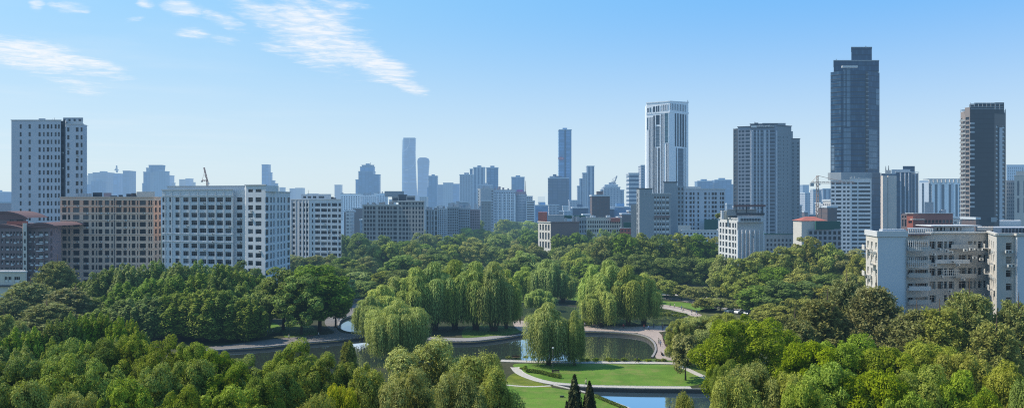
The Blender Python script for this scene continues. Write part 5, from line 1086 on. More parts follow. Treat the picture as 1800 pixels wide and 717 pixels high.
# --- striped wide block
B=Bld('apartment_slab','wide white and dark vertically striped residential slab behind the brick-red building',800,1652); Y=800
A,K,E=PP(1615,806),PP(1634,800),PP(1691,796); zt=wz(316,800)
zS=wz(320,800); B.facade(A,K,0,zS,(),(),W_strip); B.facade(K,E,0,zt,(),(),W_strip); bk=[(E[0]+10,830),PP(1616,832)]; B.facade(E,bk[0],0,zt,(),(),W_strip); B.facade(*bk,0,zt,(),(),W_strip); B.facade(bk[1],A,0,zS,(),(),W_strip); B.roof([A,K,E,*bk],zS-.3)
G_st=grid_mat('stripe_windows',(.055,.07,.09),(.02,.03,.045),2.2,3.2,.7,.6)
def vstripe(P,Q,pa,pb,ya,m,off=.15,nm='window_strip'):
    u0,u1=edge_u(P,Q,pa),edge_u(P,Q,pb); L=math.dist(P,Q); dx,dy=(Q[0]-P[0])/L,(Q[1]-P[1])/L; c=(u0+u1)/2; z1=wz(ya,800); b=MB(); b.box((P[0]+dx*c,P[1]+dy*c,z1/2),(u1-u0,off*2,z1),math.atan2(dy,dx)); B.part(nm,b,m)
s=lambda v:1510+v/5.12
for a,b_ in ((567,583),(628,643)): vstripe(A,K,s(a),s(b_),322,G_st)
for a,b_ in ((643,652),(682,705),(742,768),(806,828),(866,888),(902,910)): vstripe(K,E,s(a),s(b_),324,G_st)
for a,b_ in ((652,668),(705,722),(788,803),(850,864)): vstripe(K,E,s(a),s(b_),318,W_strip,.9,'fin')
for a,b_ in ((724,740),(830,848)): vstripe(K,E,s(a),s(b_),322,W_blueg,.5,'fin')
b=MB(); b.box((wx(1660,799),802,zt+.6),(wx(1690,800)-wx(1628,800),9,.9)); B.part('roof_slab',b,W_slab)
for k in range(8): b=MB(); b.box((wx(1634+k*7.2,797),796.6,zt-1.8),(1.8,1.2,4.0)); B.part('roof_bracket',b,W_cream)
B.done()
# --- black balcony tower at right
B=Bld('apartment_tower','black residential tower with balconies up its sunlit left edge, far right',500,1728); Y=500
A,A1,K,M1,E=PP(1688.5,508),PP(1696,502),PP(1705,499),PP(1748,499),PP(1768,506); zt=wz(189,500)
rowsB=prow(500,206,7.7,5.0,24); za=wz(196,503)
B.facade(A,A1,0,za,[(1,2.6)],rowsB,W_tb:=wall_mat('brown_tower_render',(.30,.25,.22)),.5,'bal',FRD); B.facade(A1,K,0,zt,[(.5,3.0)],rowsB,W_tb,.5,'bal',FRD); B.facade(K,M1,0,zt,(),(),C_black)
B.facade(M1,E,0,wz(200,500),pcols(M1,E,[(1750.5,1754.5),(1762,1766.5)]),prow(500,220,7.7,4.6,22),C_black,.4,'bal',FRW,GLB); bk=[(E[0]+14,530),PP(1690,534)]; B.facade(E,bk[0],0,zt,(),(),C_black); B.facade(*bk,0,zt,(),(),C_black); B.facade(bk[1],A,0,zt,(),(),W_old); B.roof([A,A1,K,M1,E,*bk],wz(201,500))
def bx(nm,pa,pb,ya,yb,Yf,D,m): return B.boxpart(nm,pa,pb,ya,yb,Yf,D,m)
bx('crown_wall',1704,1714,184,205,503,14,C_black); bx('crown_wall',1714,1748,181,205,501,14,C_black); bx('crown_wall',1748,1765,180.5,212,505,12,C_black)
b=MB()
for k in range(9): x=wx(1705+k*7.3,499.5); b.box((x,499.2 if k<7 else 503,wz(187,500)),(.28,.3,4.6))
for y in (183,188,192): b.box((wx(1735,499),499.0,wz(y,500)),(wx(1763,500)-wx(1706,500),.25,.3))
B.part('crown_frame',b,W_slab); bx('crown_rail',1690,1706,193,195,503,.6,W_trim)
vs_=MB(); vs_.box((wx(1758.5,501.8),501.6,wz(224,500)/2),(wx(1761,500)-wx(1756,500),.9,wz(224,500))); B.part('pale_pier',vs_,W_blueg)
for i in range(24):
    y=213+i*7.7; b=MB(); b.box((wx(1692,504)-.3,503.6,wz(y,503)),(3.6,2.6,.35),-.6); b.box((wx(1692,504)-.8,502.6,wz(y,503)+.55),(3.2,.14,.9),-.6); B.part('balcony',b,W_old)
for i in range(20):
    y=217+i*7.7
    if i not in (3,9,15): b=MB(); b.box((wx(1709,499),498.85,wz(y,499)),(wx(1713.5,500)-wx(1706,500),.24,1.1)); B.part('spandrel',b,FR)
bx('rooftop_logo_base',1742,1752,382,390,497,2,W_slab); B.done()
# --- right edge bits
simple('apartment_tower','hazy blue-grey block at the right edge behind the black tower',1150,1769,1830,290,W_blueg,16,294,5,3,14,20,.5,FRD,GLB).done()
simple('apartment_tower','grey glazed apartment strip between the black tower and the beige pier',560,1768.5,1784,318,W_slab,4,321,6.2,4.2,16,14,.7,FRW,GLB).done()
B=simple('apartment_tower','beige and dark striped tower cut by the right edge',540,1783,1830,309,W_cream,4,318,30,26,2,16,.35,FRD,GLB,'strip'); B.boxpart('roof_house',1786,1812,301,310,544,6,W_cream); antenna(B,1798,302,296,548,.2); B.done()
# --- red brick low building
B=Bld('brick_building','low orange-red building with a flat roof behind the old apartment block',350,1635); Y=350
A0,A,K,E=PP(1584,352),PP(1594,350),PP(1605,348),PP(1675,352); zt=wz(375.5,350)
B.facade(A0,A,0,wz(377,350),[(.4,1.1),(1.6,2.4)],[(wz(383,350),wz(379,350)),(wz(398,350),wz(386,350))],W_brick,.3,'win',FRW); B.facade(A,K,0,zt,[(.7,2.3)],[(wz(392,350),wz(388,350))],W_terra,.4,'win',FRD); B.facade(K,E,0,zt,even(math.dist(K,E),11,.7)[3:],[(wz(392,350),wz(386.5,350))],W_brickred,.3,'win',FRD)
bk=[(E[0]+5,366),PP(1585,366)]; B.facade(E,bk[0],0,zt,(),(),W_brickred); B.facade(*bk,0,zt,(),(),W_brickred); B.facade(bk[1],A0,0,zt,(),(),W_terra); B.roof([A0,A,K,E,*bk],zt-.2); B.coping([A,K,E],zt,W_trim,1.2,.35); b=MB(); b.box((wx(1612,347),346.6,wz(385.5,348)),(6.2,1.8,.35)); B.part('canopy',b,W_old); B.boxpart('roof_house',1625,1641,355,375,356,5,W_grey); clutter(B,1640,1665,376,355,5,W_grey,2.5); B.done()
# --- red roofed house and green net
B=Bld('house','small building with an orange tiled hip roof and green netting, below the crane',400,1436)
x0,x1=wx(1409,400),wx(1452,400); ze=wz(388,400); b=MB(); b.prism([(x0,400),(x1,400),(x1,412),(x0,412)],0,ze); B.part('wall',b,W_old); r=wz(380.5,406); b=MB(); a_=[(x0-.6,399.4,ze),(x1+.6,399.4,ze),(x1+.6,412.6,ze),(x0-.6,412.6,ze)]; rg=[(x0+5,406,r),(x1-4,406,r)]
b.face([a_[0],a_[1],rg[1],rg[0]]); b.face([a_[1],a_[2],rg[1]]); b.face([a_[2],a_[3],rg[0],rg[1]]); b.face([a_[3],a_[0],rg[0]]); B.part('roof',b,W_terra); b=MB(); b.box((wx(1455,398),398,wz(396,398)),(wx(1476,398)-wx(1433,398),1.2,4.6)); B.part('green_netting',b,W_green)
B.facade(PP(1421,399),PP(1478,397),0,wz(402.5,398),even(17.5,7,.6),prow(398,406,9.5,6,6),W_slab,.3,'win',FRD); B.done()
B=simple('low_building','long low building with a green roof edge behind the trees below the dark tower',420,1344,1408,412,W_slab,9,420,8,4.5,3,12,.5,FRD,GL,'win',None,W_green,W_green); B.done()
# --- old low brick building in the centre
B=Bld('old_building','low brick-brown old building with cluttered roof at the park edge, centre',450,986); Y=450
A,K,K2,E=PP(946,462),PP(968,448),PP(1018,450),PP(1031,456); zt=wz(391,450)
B.facade(A,K,0,zt,pcols(A,K,[(948.5,951),(953,956),(958,961),(963,966)]),[(wz(405,452),wz(395,452)),(wz(421,452),wz(409,452)),(wz(436,452),wz(425,452))],W_old,.5,'win',FRD); B.facade(K,K2,0,zt,even(17,6,.35)[:0],(),W_brick); B.facade(K2,E,0,wz(383,452),even(math.dist(K2,E),3,.6),prow(452,388,8,5,6),W_slab,.3,'win',FRD)
bk=[(E[0],474),PP(947,480)]; B.facade(E,bk[0],0,zt,(),(),W_brick); B.facade(*bk,0,zt,(),(),W_brick); B.facade(bk[1],A,0,zt,(),(),W_old); B.roof([A,K,K2,E,*bk],zt-.2); B.coping([A,K],zt,W_old,1.0,.5); B.coping([K,K2],zt,W_brick,.8,.5)
B.boxpart('roof_house',946,962,373,391,466,10,W_terra); B.boxpart('roof_house',963,992,378,392,456,9,W_slab); B.boxpart('green_roof_shed',990,1029,379,384,460,10,W_green); clutter(B,966,1028,388,452,10,W_slab,3.2); B.done()
B=simple('low_building','long low pale building with a colonnaded top floor, centre right at the park edge',500,1031,1093,383,W_old,15,388,7.5,4.8,3,12,.6,FRD,GL); B.boxpart('roof_house',1074,1090,383.5,390,498,4,W_terra); clutter(B,1033,1088,383,503,8,W_trim,1.8); B.done()
B=simple('low_building','small orange-roofed shed with a green hoarding left of the grey slab flats',470,1090,1120,401,W_terra,5,404,6,3,2,8,.5,FRD); B.boxpart('green_hoarding',1096,1122,391,400,474,3,W_green); B.done()
B=simple('low_building','low white shed with a pale flat roof under the long grey flats',440,1198,1262,405,W_trim,10,409,6,3,2,10,.5,FRD); B.boxpart('roof_house',1192,1214,396,408,452,6,W_cream); B.done()
# --- old brick flats at left edge
B=Bld('apartment_block','old brick flats with curved rusty red roofs and enclosed balconies at the left edge',280,48); Y=280
s=lambda v:v/4.48
A,K,K1,K2,M1,E=PP(-30,280),PP(40,280),PP(40.5,279),PP(47,279),PP(47.5,282),PP(87,280); E2=PP(107.5,290)
z1=wz(402,280); z2=wz(396,280)
rw=[(wz(360+(v+33)/4.48,280),wz(360+v/4.48,280)) for v in (210,268,325,381,437,493,548)]
B.facade(A,K,0,z1,pcols(A,K,[(-26,-19),(-16,-10),(-7,-1),(1.5,5),(9,15.5),(17.5,21),(23,26),(28.5,33.5),(35,38.5)]),rw,W_brick,.6,'bal',FRW,GLO); B.facade(K,K1,0,wz(392,280),(),(),W_old); B.facade(K1,K2,0,wz(392,280),[(.35,1.0)],rw,W_old,.3,'win',FRD,GLO); B.facade(K2,M1,0,wz(392,280),(),(),W_old)
B.facade(M1,E,0,z2,pcols(M1,E,[(48.5,55.5),(57.5,62),(67,75.5),(77.5,84.5)]),rw,W_brick,.6,'bal',FRW,GLO); B.facade(E,E2,0,z2,(),(),W_pink); bk=[PP(106,304),(A[0],304)]; B.facade(E2,bk[0],0,z2,(),(),W_pink); B.facade(*bk,0,z1,(),(),W_pink); B.facade(bk[1],A,0,z1,(),(),W_pink); B.roof([A,K,M1,E,E2,*bk],z1-.2)
def arch_roof(x0,x1,Y0,D,zE,rise,name='roof',lab=None):
    b=MB(); n=14
    for i in range(n):
        u0,u1=i/n,(i+1)/n; f=lambda u:zE+rise*math.sin(math.pi*u)**.8; X0,X1=x0+(x1-x0)*u0,x0+(x1-x0)*u1
        b.face([(X0,Y0-.6,f(u0)),(X1,Y0-.6,f(u1)),(X1,Y0+D,f(u1)),(X0,Y0+D,f(u0))],0); b.face([(X0,Y0-.6,f(u0)-.7),(X1,Y0-.6,f(u1)-.7),(X1,Y0-.6,f(u1)),(X0,Y0-.6,f(u0))],0)
        b.face([(X0,Y0-.2,zE-.6),(X1,Y0-.2,zE-.6),(X1,Y0-.2,f(u1)-.3),(X0,Y0-.2,f(u0)-.3)],0)
    B.part(name,b,W_rust)
arch_roof(wx(48,280),wx(98,280),280,20,z2-.2,1.3); arch_roof(wx(-40,280),wx(40,280),281,18,z1+.1,1.6); 
P,Q=PP(-34,284),PP(46,284); B.facade(P,Q,z1-1,wz(383,284),pcols(P,Q,[(17,25),(29,41)]),[(wz(389.5,284)+.2,wz(385,284)+.4)],W_brick,.3,'win',FRD); arch_roof(wx(-36,283),wx(47,283),284,12,wz(383,284),2.6); b=MB(); b.box((wx(30,283),283.2,wz(392,283)),(wx(40,283)-wx(4,283),.5,1.5)); B.part('terrace_wall',b,W_terra)
for i,z in enumerate(rw):
    b=MB(); x0,x1=wx(66,280),wx(76.5,280); b.box(((x0+x1)/2,279.6,z[0]-.25),(x1-x0,1.2,.3)); B.part('balcony_slab',b,W_trim)
    b=MB(); x0,x1=wx(88.2,281.2),wx(90.5,281.2); b.box((wx(90.2,281.2),281.1,(z[0]+z[1])/2),(.7,.5,1.8)); B.part('stair_window',b,W_brick if i%2 else W_rust)
random.seed(21)
for k in range(16):
    b=MB(); b.box((wx(random.choice([7,16.5,22,27,34.5,56.5,65,76.5]),279.6),279.5,random.choice(rw)[0]+random.uniform(-.5,.3)),(.8,.5,.6)); B.part('air_conditioner',b,W_trim)
B.done()
B=Bld('low_building','small pale annex with a flat roof in front of the old brick flats',248,10); A,E=PP(-40,248),PP(45,248); zt=wz(478,248)
B.facade(A,E,0,zt,pcols(A,E,[(8,13),(14.5,20),(24.5,35)]),[(wz(496,248),wz(486,248))],W_old,.3,'bal',FRW,GLO); e2=PP(44,258); B.facade(E,e2,0,zt,(),(),W_old); B.facade(e2,(A[0],258),0,zt,(),(),W_old); B.roof([A,E,e2,(A[0],258)],zt-.2); B.coping([A,E],zt,W_white,.9,.3); b=MB(); b.box((wx(2,247),247.6,wz(502,248)),(wx(45,248)-wx(-40,248),.6,.5)); B.part('ledge',b,W_dark); B.done()
# --- near old apartment block at right (two wings and a recessed middle)
B=Bld('apartment_block','weathered old apartment block with blank end walls, barred balconies and air conditioners, near right',160,1650)
A,K,K2=PP(1522,171),PP(1543,160),PP(1593,160); R0,R1,R2,R3=(K2[0]+.8,170.0),PP(1632,172),PP(1633,175),PP(1737,177)
V0,V1,V2,V3=(wx(1737,176),176.0),PP(1752,160),PP(1784,160),PP(1788,159); V4=PP(1850,159)
z1=wz(416,160); z2=wz(411,172); z3=wz(414,160)
s=lambda v:1480+v/3.416; yz=lambda v:350+v/3.416
r4=[(wz(yz(b_),165),wz(yz(a_),165)) for a_,b_ in ((250,305),(340,375),(410,470),(500,545))]; fl=[(wz(yz(v)+13,160),wz(yz(v),160)) for v in (262,345,425,505,588,670,752,834)]
B.facade(A,K,0,z1,[(1.4,3.0),(5.0,6.6),(9.0,10.6)],fl,W_old,.35,'bal',FRW,GLO); B.facade(K,K2,0,z1,(),(),W_blank); B.facade(K2,R0,0,z1,(),(),W_oldd)
rr=[(wz(yz(v)+13.5,172),wz(yz(v),172)) for v in (258,342,422,503,586,668,750)]
B.facade(R0,R1,0,z2,pcols(R0,R1,[(s(394),s(430)),(s(436),s(516))]),rr,W_oldd,.5,'bal',FRW,GLO); B.facade(R1,R2,0,z2,(),(),W_oldd)
B.facade(R2,R3,0,z2,pcols(R2,R3,[(s(527),s(562)),(s(574),s(606)),(s(614),s(632)),(s(642),s(672)),(s(702),s(748)),(s(756),s(782)),(s(792),s(806)),(s(818),s(842)),(s(850),s(868))]),rr,W_oldd,.45,'win',FRW,GLO,skip=lambda i,j:(i+2*j)%11==5)
B.facade(R3,V0,0,z3,(),(),W_oldd) if math.dist(R3,V0)>.5 else None
B.facade(V0,V1,0,z3,[(2.0,3.4),(6.5,8.0),(11,12.5)],fl,W_old,.35,'bal',FRW,GLO); B.facade(V1,V2,0,z3,pcols(V1,V2,[(s(985),s(1020))]),fl,W_oldd,.35,'win',FRW,GLO); B.facade(V2,V3,0,z3,(),(),W_blank); B.facade(V3,V4,0,z3,(),(),W_blank)
bk=[(V4[0]+6,190),PP(1524,194)]; B.facade(V4,bk[0],0,z3,(),(),W_blank); B.facade(*bk,0,z2,(),(),W_oldd); B.facade(bk[1],A,0,z1,(),(),W_old)
rb=PP(1560,192); vb=PP(1740,188); B.roof([A,K,K2,R0,rb,bk[1]],z1-.3); B.roof([R0,R1,R2,R3,vb,rb],z2-.1); B.roof([V0,V1,V2,V3,V4,bk[0],vb],z3-.3)
B.coping([A,K,K2],z1,W_trim,.5,1.2); B.coping([V0,V1,V2,V3,V4],z3,W_old,.6,.5); B.coping([R0,R1,R2,R3],z2,W_old,1.2,.3,name='eave')
b=MB(); b.box((wx(1575,161.5),163,z1+1.1),(5.2,1.5,.9)); B.part('roof_vent',b,W_blank)
# rooftop floor with windows and a ribbed shed
P,Q=PP(1641,182),PP(1713,180); B.facade(P,Q,z2-.5,wz(397,181),pcols(P,Q,[(1646.5,1649),(1652.5,1656),(1659,1661),(1670,1673),(1675,1678),(1681,1684),(1688,1690)]),[(wz(405.5,181),wz(400,181))],W_trim,.2,'win',FRD,GLO); B.roof([P,Q,(Q[0],189),(P[0],190)],wz(397,181)-.05); b=MB(); b.box((wx(1677,180.5),183,wz(396.6,181)),(wx(1716,181)-wx(1628,181),7,.22)); B.part('roof_slab',b,W_trim)
B.boxpart('roof_shed',1595,1641,402,414,176,8,W_slab); 
for k in range(12): b=MB(); b.box((wx(1597+k*3.8,175.9),175.85,wz(408,176)),(.16,.14,1.5)); B.part('shed_rib',b,W_trim)
B.boxpart('roof_house',1757,1795,388,405,186,7,W_trim); B.boxpart('roof_house',1746,1830,400,410,174,10,W_grey); B.boxpart('roof_house',1718,1746,399,405,184,5,W_cream)
for k in range(7): b=MB(); b.box((wx(1764+k*6,173.8),173.9,wz(405,174)),(.5,.12,1.0)); B.part('attic_window',b,W_dark)
b=MB(); b.box((wx(1612,171),170.6,wz(412.5,171)),(wx(1632,171)-wx(1593,171),1.6,.16)); B.part('awning',b,W_rust)
random.seed(33)
# balconies on the recessed front, air conditioners, drying racks
for pa,pb,ys in ((1594,1632,(440,463,486,509,533)),(1668,1712,(436,)),(1676,1712,(487,)),(1640,1700,(462,))):
    for y in ys:
        Yb=170.6 if pb<1640 else 175.6; b=MB(); w=wx(pb,Yb)-wx(pa,Yb); b.box((wx((pa+pb)/2,Yb),Yb-.45,wz(y,Yb)),(w,1.1,.16)); b.box((wx((pa+pb)/2,Yb),Yb-.95,wz(y,Yb)+.5),(w,.10,.85)); B.part('balcony',b,W_trim if random.random()<.5 else W_oldd)
for pa,pb,ya,yb in ((1597,1631,422,440),(1597,1631,452,469),(1680,1711,477,488)):
    b=MB(); n=int((pb-pa)/3.4)
    for k in range(n+1): b.box((wx(pa+(pb-pa)*k/n,169.4),169.35 if pb<1640 else 174.5,wz((ya+yb)/2,170)),(.07,.07,(yb-ya)/F*170))
    for y in (ya,(ya+yb)/2,yb): b.box((wx((pa+pb)/2,169.4),169.3 if pb<1640 else 174.45,wz(y,170)),(wx(pb,170)-wx(pa,170),.06,.07))
    B.part('window_bars',b,FRW)
acs=[(s(x),yz(y),174.0 if x<870 else 159.5) for x,y in [(622,310),(648,318),(735,305),(770,300),(800,302),(830,360),(845,300),(550,395),(590,462),(660,375),(690,392),(475,480),(640,550),(720,480),(790,350),(985,314),(1005,314),(1000,398),(1022,398),(860,300),(545,330),(576,300),(505,400),(450,470)]]
for px,py,Yc in acs: link('air_conditioner',AC,B.root,(wx(px,Yc)-B.o[0],Yc-.45-B.o[1],wz(py,Yc)))
for (P,Q,n) in ((A,K,16),(V0,V1,12)):
    L=math.dist(P,Q); a=math.atan2(Q[1]-P[1],Q[0]-P[0])
    for k in range(n):
        u=random.uniform(.1,.9); z=random.choice(fl[:6])[0]-random.uniform(.2,.8); nx,ny=(Q[1]-P[1])/L,-(Q[0]-P[0])/L
        link('air_conditioner',AC,B.root,(P[0]+(Q[0]-P[0])*u+nx*.4-B.o[0],P[1]+(Q[1]-P[1])*u+ny*.4-B.o[1],z),a)
    for k in range(5):
        z=fl[k][0]-.3; u=.25+.5*(k%2); b=MB(); b.box((P[0]+(Q[0]-P[0])*u+nx*.6,P[1]+(Q[1]-P[1])*u+ny*.6,z),(2.6,1.2,.15),a); b.box((P[0]+(Q[0]-P[0])*u+nx*1.15,P[1]+(Q[1]-P[1])*u+ny*1.15,z+.55),(2.6,.1,1.0),a); B.part('balcony',b,W_old)
for px,Yc in ((1592,159.8),(1786,158.8),(1737,158)): b=MB(); b.tube([(wx(px,Yc),Yc-.1,2),(wx(px,Yc),Yc-.1,z1-.5)],.09,6) if px!=1737 else b.tube([(V0[0]-.3,V0[1]-1,2),(V0[0]-.3,V0[1]-1,z3-.6)],.1,6); B.part('drainpipe',b,W_slab)
B.done()
# ---------------------------------------------------------------- far skyline
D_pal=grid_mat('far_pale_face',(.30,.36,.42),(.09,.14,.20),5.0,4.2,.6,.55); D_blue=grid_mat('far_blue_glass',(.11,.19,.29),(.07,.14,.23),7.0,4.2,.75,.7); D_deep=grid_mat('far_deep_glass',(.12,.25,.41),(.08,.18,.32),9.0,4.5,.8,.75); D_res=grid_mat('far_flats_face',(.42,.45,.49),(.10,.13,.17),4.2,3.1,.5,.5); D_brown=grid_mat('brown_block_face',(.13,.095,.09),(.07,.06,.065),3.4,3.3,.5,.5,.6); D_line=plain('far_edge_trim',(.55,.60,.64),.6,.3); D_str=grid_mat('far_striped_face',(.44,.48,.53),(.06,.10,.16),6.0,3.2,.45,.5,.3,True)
def far(name,label,Y,blocks,D=30,group=None,cat='tower',extra=None):
    """towers of stacked or joined blocks: (left px, right px, top y, material[, depth offset[, taper]])"""
    pa=min(b[0] for b in blocks); pb=max(b[1] for b in blocks); xo=wx((pa+pb)/2,Y); r=tag(empty(name,(xo,Y,0)),label,cat,group); org=(xo,Y,0)
    for i,b in enumerate(blocks):
        Yb=Y+(b[4] if len(b)>4 and b[4] else i*1.7); D_=D*(.55 if i else 1); x0,x1=wx(b[0],Yb),wx(b[1],Yb)
        if (b[0]+b[1])/2<CX: x1=max(x0+2,wx(b[1],Yb+D_) if b[1]<CX else x1)
        else: x0=min(x1-2,wx(b[0],Yb+D_) if b[0]>CX else x0)
        z=wz(b[2],Yb); m=MB(); tp=b[5] if len(b)>5 else 0
        base=[(x0,Yb),(x1,Yb),(x1,Yb+D_),(x0,Yb+D_)]
        if tp:
            zb=wz(b[6],Yb); m.prism(base,zb,z,0,0); c=(x0+x1)/2
            for k in range(len(m.v)):
                X,Y_,Z=m.v[k]; m.v[k]=(c+(X-c)*(1 if Z>zb+.1 else tp),Y_,Z)
        else: m.prism(base,0,z,0,0)
        m.build('tower_block' if i==0 else 'side_block',b[3],r,org)
        if not tp:
            c=MB(); c.prism([(p[0]+(.5 if k in(1,2) else -.5),p[1]+(-.5 if k<2 else .5)) for k,p in enumerate(base)],z,z+1.3,0,0,bottom=True); c.build('roof_edge',D_line if Y<1500 else D_pal,r,org)
            if Y<1700 and x1-x0>14: c=MB(); w=(x1-x0); c.box((x0+w*.5,Yb+D_*.5,z+2.6),(w*.35,D_*.4,3.4)); c.build('roof_house',b[3],r,org)
    return r
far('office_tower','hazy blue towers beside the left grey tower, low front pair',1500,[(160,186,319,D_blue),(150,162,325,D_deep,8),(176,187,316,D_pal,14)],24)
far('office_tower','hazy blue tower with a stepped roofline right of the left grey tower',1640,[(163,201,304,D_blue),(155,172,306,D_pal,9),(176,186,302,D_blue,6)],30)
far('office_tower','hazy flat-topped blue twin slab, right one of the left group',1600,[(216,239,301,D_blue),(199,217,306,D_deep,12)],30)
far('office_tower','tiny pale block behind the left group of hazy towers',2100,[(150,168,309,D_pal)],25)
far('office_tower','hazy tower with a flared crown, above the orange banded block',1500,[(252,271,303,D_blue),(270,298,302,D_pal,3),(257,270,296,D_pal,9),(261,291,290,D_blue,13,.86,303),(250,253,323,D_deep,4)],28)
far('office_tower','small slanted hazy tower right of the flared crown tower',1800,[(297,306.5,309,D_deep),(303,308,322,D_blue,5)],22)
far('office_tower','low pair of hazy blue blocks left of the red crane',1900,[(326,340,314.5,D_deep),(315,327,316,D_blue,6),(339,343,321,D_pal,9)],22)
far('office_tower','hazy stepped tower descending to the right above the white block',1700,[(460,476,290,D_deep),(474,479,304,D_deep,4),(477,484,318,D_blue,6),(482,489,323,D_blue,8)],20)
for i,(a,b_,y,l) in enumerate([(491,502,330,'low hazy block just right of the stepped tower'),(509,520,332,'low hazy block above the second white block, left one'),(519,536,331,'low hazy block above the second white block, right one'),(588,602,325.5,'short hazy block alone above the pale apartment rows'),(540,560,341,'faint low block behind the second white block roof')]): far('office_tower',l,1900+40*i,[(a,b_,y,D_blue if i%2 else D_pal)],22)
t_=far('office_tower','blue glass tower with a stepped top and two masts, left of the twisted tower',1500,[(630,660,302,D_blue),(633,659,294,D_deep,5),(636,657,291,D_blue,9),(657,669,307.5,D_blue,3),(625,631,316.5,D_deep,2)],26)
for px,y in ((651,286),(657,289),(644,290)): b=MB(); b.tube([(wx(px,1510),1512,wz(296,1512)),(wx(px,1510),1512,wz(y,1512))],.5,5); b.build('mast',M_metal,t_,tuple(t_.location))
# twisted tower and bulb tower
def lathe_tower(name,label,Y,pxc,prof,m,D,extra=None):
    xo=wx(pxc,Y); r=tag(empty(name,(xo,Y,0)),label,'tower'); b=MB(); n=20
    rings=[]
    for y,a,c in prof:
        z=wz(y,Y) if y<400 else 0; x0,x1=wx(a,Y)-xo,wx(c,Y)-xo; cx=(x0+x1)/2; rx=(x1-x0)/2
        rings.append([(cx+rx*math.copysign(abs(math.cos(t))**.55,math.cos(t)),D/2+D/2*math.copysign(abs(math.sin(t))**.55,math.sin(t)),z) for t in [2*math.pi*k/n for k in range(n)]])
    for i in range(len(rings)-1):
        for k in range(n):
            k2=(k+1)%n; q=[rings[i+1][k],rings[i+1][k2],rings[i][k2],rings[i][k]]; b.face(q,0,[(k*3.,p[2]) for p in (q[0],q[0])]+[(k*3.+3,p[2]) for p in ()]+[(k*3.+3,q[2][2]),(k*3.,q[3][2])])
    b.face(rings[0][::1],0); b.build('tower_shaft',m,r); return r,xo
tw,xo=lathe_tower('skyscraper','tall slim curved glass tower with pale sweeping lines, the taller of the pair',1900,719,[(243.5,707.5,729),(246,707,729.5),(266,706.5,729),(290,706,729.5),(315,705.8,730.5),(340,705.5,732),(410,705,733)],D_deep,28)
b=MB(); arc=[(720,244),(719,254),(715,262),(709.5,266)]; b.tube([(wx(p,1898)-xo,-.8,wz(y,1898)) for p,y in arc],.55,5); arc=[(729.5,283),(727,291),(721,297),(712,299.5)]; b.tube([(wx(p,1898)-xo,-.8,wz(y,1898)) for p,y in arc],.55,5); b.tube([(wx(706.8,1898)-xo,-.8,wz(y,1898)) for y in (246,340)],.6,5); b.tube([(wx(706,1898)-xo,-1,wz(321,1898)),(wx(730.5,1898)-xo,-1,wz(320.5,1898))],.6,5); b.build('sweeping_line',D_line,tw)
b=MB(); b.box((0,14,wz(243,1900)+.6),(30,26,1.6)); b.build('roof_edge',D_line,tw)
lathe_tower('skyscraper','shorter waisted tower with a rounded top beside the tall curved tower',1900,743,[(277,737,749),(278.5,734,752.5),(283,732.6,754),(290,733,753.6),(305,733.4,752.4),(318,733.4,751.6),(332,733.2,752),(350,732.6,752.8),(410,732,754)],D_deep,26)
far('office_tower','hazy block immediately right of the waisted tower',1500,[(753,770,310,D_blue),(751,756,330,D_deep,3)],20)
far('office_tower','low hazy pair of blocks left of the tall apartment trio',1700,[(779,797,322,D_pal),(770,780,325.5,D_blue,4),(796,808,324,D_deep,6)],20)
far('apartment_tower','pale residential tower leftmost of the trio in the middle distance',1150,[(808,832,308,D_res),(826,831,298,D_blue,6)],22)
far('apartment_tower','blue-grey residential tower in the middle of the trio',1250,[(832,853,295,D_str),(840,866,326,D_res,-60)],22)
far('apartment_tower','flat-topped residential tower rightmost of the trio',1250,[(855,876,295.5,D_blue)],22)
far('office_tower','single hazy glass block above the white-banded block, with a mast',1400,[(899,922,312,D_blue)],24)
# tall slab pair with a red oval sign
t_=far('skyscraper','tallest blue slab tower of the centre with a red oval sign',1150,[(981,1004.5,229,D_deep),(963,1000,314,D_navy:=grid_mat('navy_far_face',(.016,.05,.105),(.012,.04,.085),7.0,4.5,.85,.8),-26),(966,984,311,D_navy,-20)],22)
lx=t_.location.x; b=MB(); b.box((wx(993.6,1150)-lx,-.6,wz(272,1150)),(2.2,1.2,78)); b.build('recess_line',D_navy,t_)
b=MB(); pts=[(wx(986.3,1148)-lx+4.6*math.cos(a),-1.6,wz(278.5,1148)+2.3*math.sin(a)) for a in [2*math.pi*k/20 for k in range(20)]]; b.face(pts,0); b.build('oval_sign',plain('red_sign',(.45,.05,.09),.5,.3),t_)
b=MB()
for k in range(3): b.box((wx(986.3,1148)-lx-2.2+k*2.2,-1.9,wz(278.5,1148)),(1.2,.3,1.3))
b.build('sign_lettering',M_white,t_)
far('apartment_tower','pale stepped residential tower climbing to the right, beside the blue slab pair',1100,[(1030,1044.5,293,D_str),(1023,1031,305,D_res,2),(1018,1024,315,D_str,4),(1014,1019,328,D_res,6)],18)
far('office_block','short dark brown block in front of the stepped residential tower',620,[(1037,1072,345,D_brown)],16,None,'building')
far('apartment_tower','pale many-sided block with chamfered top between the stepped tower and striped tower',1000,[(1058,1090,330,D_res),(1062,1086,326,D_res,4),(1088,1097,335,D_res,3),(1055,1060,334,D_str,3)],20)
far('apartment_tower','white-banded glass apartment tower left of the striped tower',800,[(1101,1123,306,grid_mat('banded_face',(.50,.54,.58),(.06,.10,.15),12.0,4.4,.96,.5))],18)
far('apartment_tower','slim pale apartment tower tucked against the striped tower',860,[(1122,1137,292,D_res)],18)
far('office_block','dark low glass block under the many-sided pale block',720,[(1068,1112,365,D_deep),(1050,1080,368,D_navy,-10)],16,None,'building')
far('office_block','wide flat hazy block behind the long grey flats, left',1300,[(1221,1253,319,D_blue)],20,None,'building'); far('office_block','wide hazy block behind the long grey flats, right, taller',1300,[(1251,1286,317,D_blue),(1284,1289,325,D_pal,5)],20,None,'building')
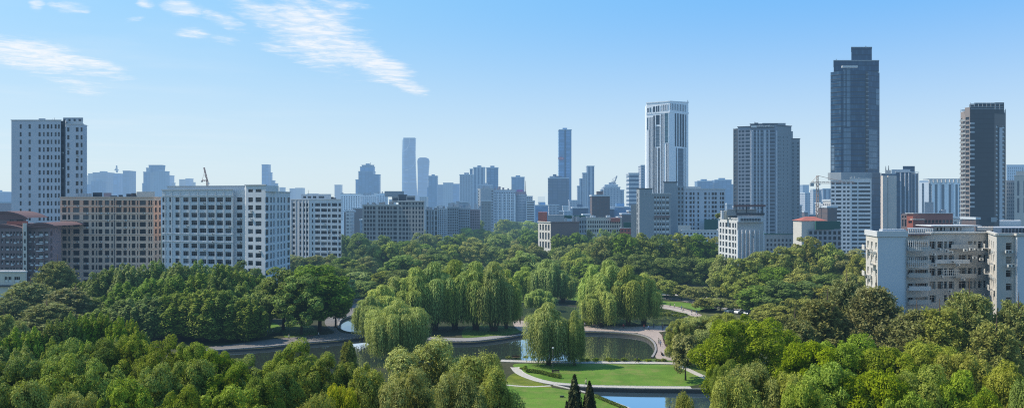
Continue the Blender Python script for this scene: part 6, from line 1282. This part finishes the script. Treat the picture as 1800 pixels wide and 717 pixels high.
far('apartment_block','pale distant flats left of the orange crane',1000,[(1406,1426,340,D_res)],18,None,'building'); far('apartment_block','pale distant flats right of the orange crane, ribbed',950,[(1436,1462,333,D_str),(1424,1440,334,D_res,6)],18,None,'building'); far('office_block','small grey block behind the orange roofed house',640,[(1438,1462,361,D_res)],14,None,'building')
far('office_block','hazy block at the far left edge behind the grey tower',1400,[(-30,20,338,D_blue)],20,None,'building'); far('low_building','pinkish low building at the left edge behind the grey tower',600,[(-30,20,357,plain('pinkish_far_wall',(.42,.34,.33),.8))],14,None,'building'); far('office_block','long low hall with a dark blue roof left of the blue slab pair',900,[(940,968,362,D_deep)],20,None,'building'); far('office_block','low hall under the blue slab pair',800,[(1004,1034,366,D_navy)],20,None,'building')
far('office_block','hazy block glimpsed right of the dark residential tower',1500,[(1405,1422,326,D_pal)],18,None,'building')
# city floor between
random.seed(77)
INF=[D_res,D_pal,grid_mat('infill_grey_face',(.28,.29,.29),(.08,.09,.10),3.0,3.0,.5,.45),D_brown,grid_mat('infill_white_face',(.55,.55,.54),(.09,.10,.12),3.4,3.0,.55,.5)]
n=0
for (xa,xb,Y0,Y1,ya,yb,cnt) in [(600,640,560,900,366,392,8),(940,1110,600,1200,361,385,22),(590,1000,1000,1500,346,360,18),(1240,1300,560,900,350,380,6),(1395,1470,500,900,352,382,7),(1600,1700,420,700,376,392,6),(100,300,700,1200,350,358,5),(760,850,700,950,352,366,8)]:
    for k in range(cnt):
        Y=random.uniform(Y0,Y1); a=random.uniform(xa,xb); w=random.uniform(14,30)*500/Y+3; y=random.uniform(ya,yb)
        if wz(y,Y)<4: continue
        far('city_block','low hazy block of the built-up plain between the park and the towers',Y,[(a,a+w,y,random.choice(INF))],14,'low blocks of the city plain','building'); n+=1
for k in range(70):
    Y=random.uniform(3200,6000); a=random.uniform(-10,1810); w=random.uniform(5,16); y=random.uniform(338,355)
    far('skyline_block','faint hazy block on the far horizon',Y,[(a,a+w,y,D_pal if k%3 else D_blue)],60,'faint blocks along the horizon','building')
# ---------------------------------------------------------------- cranes
M_cro=plain('orange_crane_paint',(.42,.26,.17),.6,.3); M_crr=plain('red_crane_paint',(.34,.17,.16),.6,.3); M_crg=plain('grey_crane_paint',(.30,.33,.38),.6,.3)
def lattice(b,p,q,w,n,r):
    p,q=Vector(p),Vector(q); d=(q-p).normalized(); a=d.cross(Vector((0,1,0))).normalized()*w/2; c=Vector((0,w/2,0)); K=[a+c,a-c,-a-c,-a+c]
    for k in K: b.tube([p+k,q+k],r,4)
    for i in range(n):
        u,v=p+(q-p)*i/n,p+(q-p)*(i+1)/n
        for j in range(4): b.tube([u+K[j],v+K[(j+1)%4]],r*.7,4,0,False)
def crane(px,Y,ybase,ytop,jib,label,m,luff=None,w=1.8,r=.28):
    x=wx(px,Y); zb,zt=wz(ybase,Y),wz(ytop,Y); R=tag(empty('tower_crane',(x,Y,zb)),label,'crane'); o=(0,0,0); h=zt-zb
    b=MB(); lattice(b,(0,0,-.5 if zb>1 else 0),(0,0,h),w,max(4,int(h/3.2)),r); b.build('mast',m,R)
    b=MB(); b.box((w*.9,0,h-1.2),(w,w,w*1.1)); b.build('cab',M_white,R)
    if luff:
        ja=math.radians(luff[0]); L=luff[1]; b=MB(); lattice(b,(0,0,h),(math.cos(ja)*L,0,h+math.sin(ja)*L),w*.7,8,r*.8); b.build('jib',m,R); b=MB(); lattice(b,(0,0,h),(-L*.4,0,h+.3),w*.8,3,r*.8); b.build('counter_jib',m,R); b=MB(); b.box((-L*.4,0,h-w*.4),(w,w,w)); b.build('counterweight',W_slab,R)
        b=MB(); b.tube([(-L*.25,0,h+L*.5),(math.cos(ja)*L*.9,0,h+math.sin(ja)*L*.9)],r*.6,4); b.tube([(-L*.4,0,h),(-L*.25,0,h+L*.5),(0,0,h)],r,4); b.build('stay_cable',m,R)
    else:
        l,rr=jib; b=MB(); lattice(b,(0,0,h),(rr,0,h),1.3,9,r*.8); b.build('jib',m,R); b=MB(); lattice(b,(0,0,h),(l,0,h),1.3,4,r*.8); b.build('counter_jib',m,R); b=MB(); b.box((l*.9,0,h-1.4),(2.4,1.6,2.4)); b.build('counterweight',W_slab,R)
        b=MB(); lattice(b,(0,0,h),(0,0,h+5),1.0,3,r*.8); b.build('tower_head',m,R); b=MB(); b.tube([(l*.85,0,h+.6),(0,0,h+5),(rr*.7,0,h+.6)],.15,4); b.build('stay_cable',m,R)
crane(1437,520,400,321,(-4.5,26),'orange tower crane with a long jib left of the white office block',M_cro,None,1.3,.15)
crane(364.5,330,330,318,None,'dark red luffing crane raised above the white block roof',M_crr,(104,6.2),.6,.09)
crane(205.5,1640,303,298,None,'tiny grey luffing crane on the hazy stepped tower at left',M_crg,(95,9),2.4,.5)
crane(1080,1020,326,321,None,'tiny grey crane leaning on the many-sided pale block',M_crg,(70,10),1.8,.4)
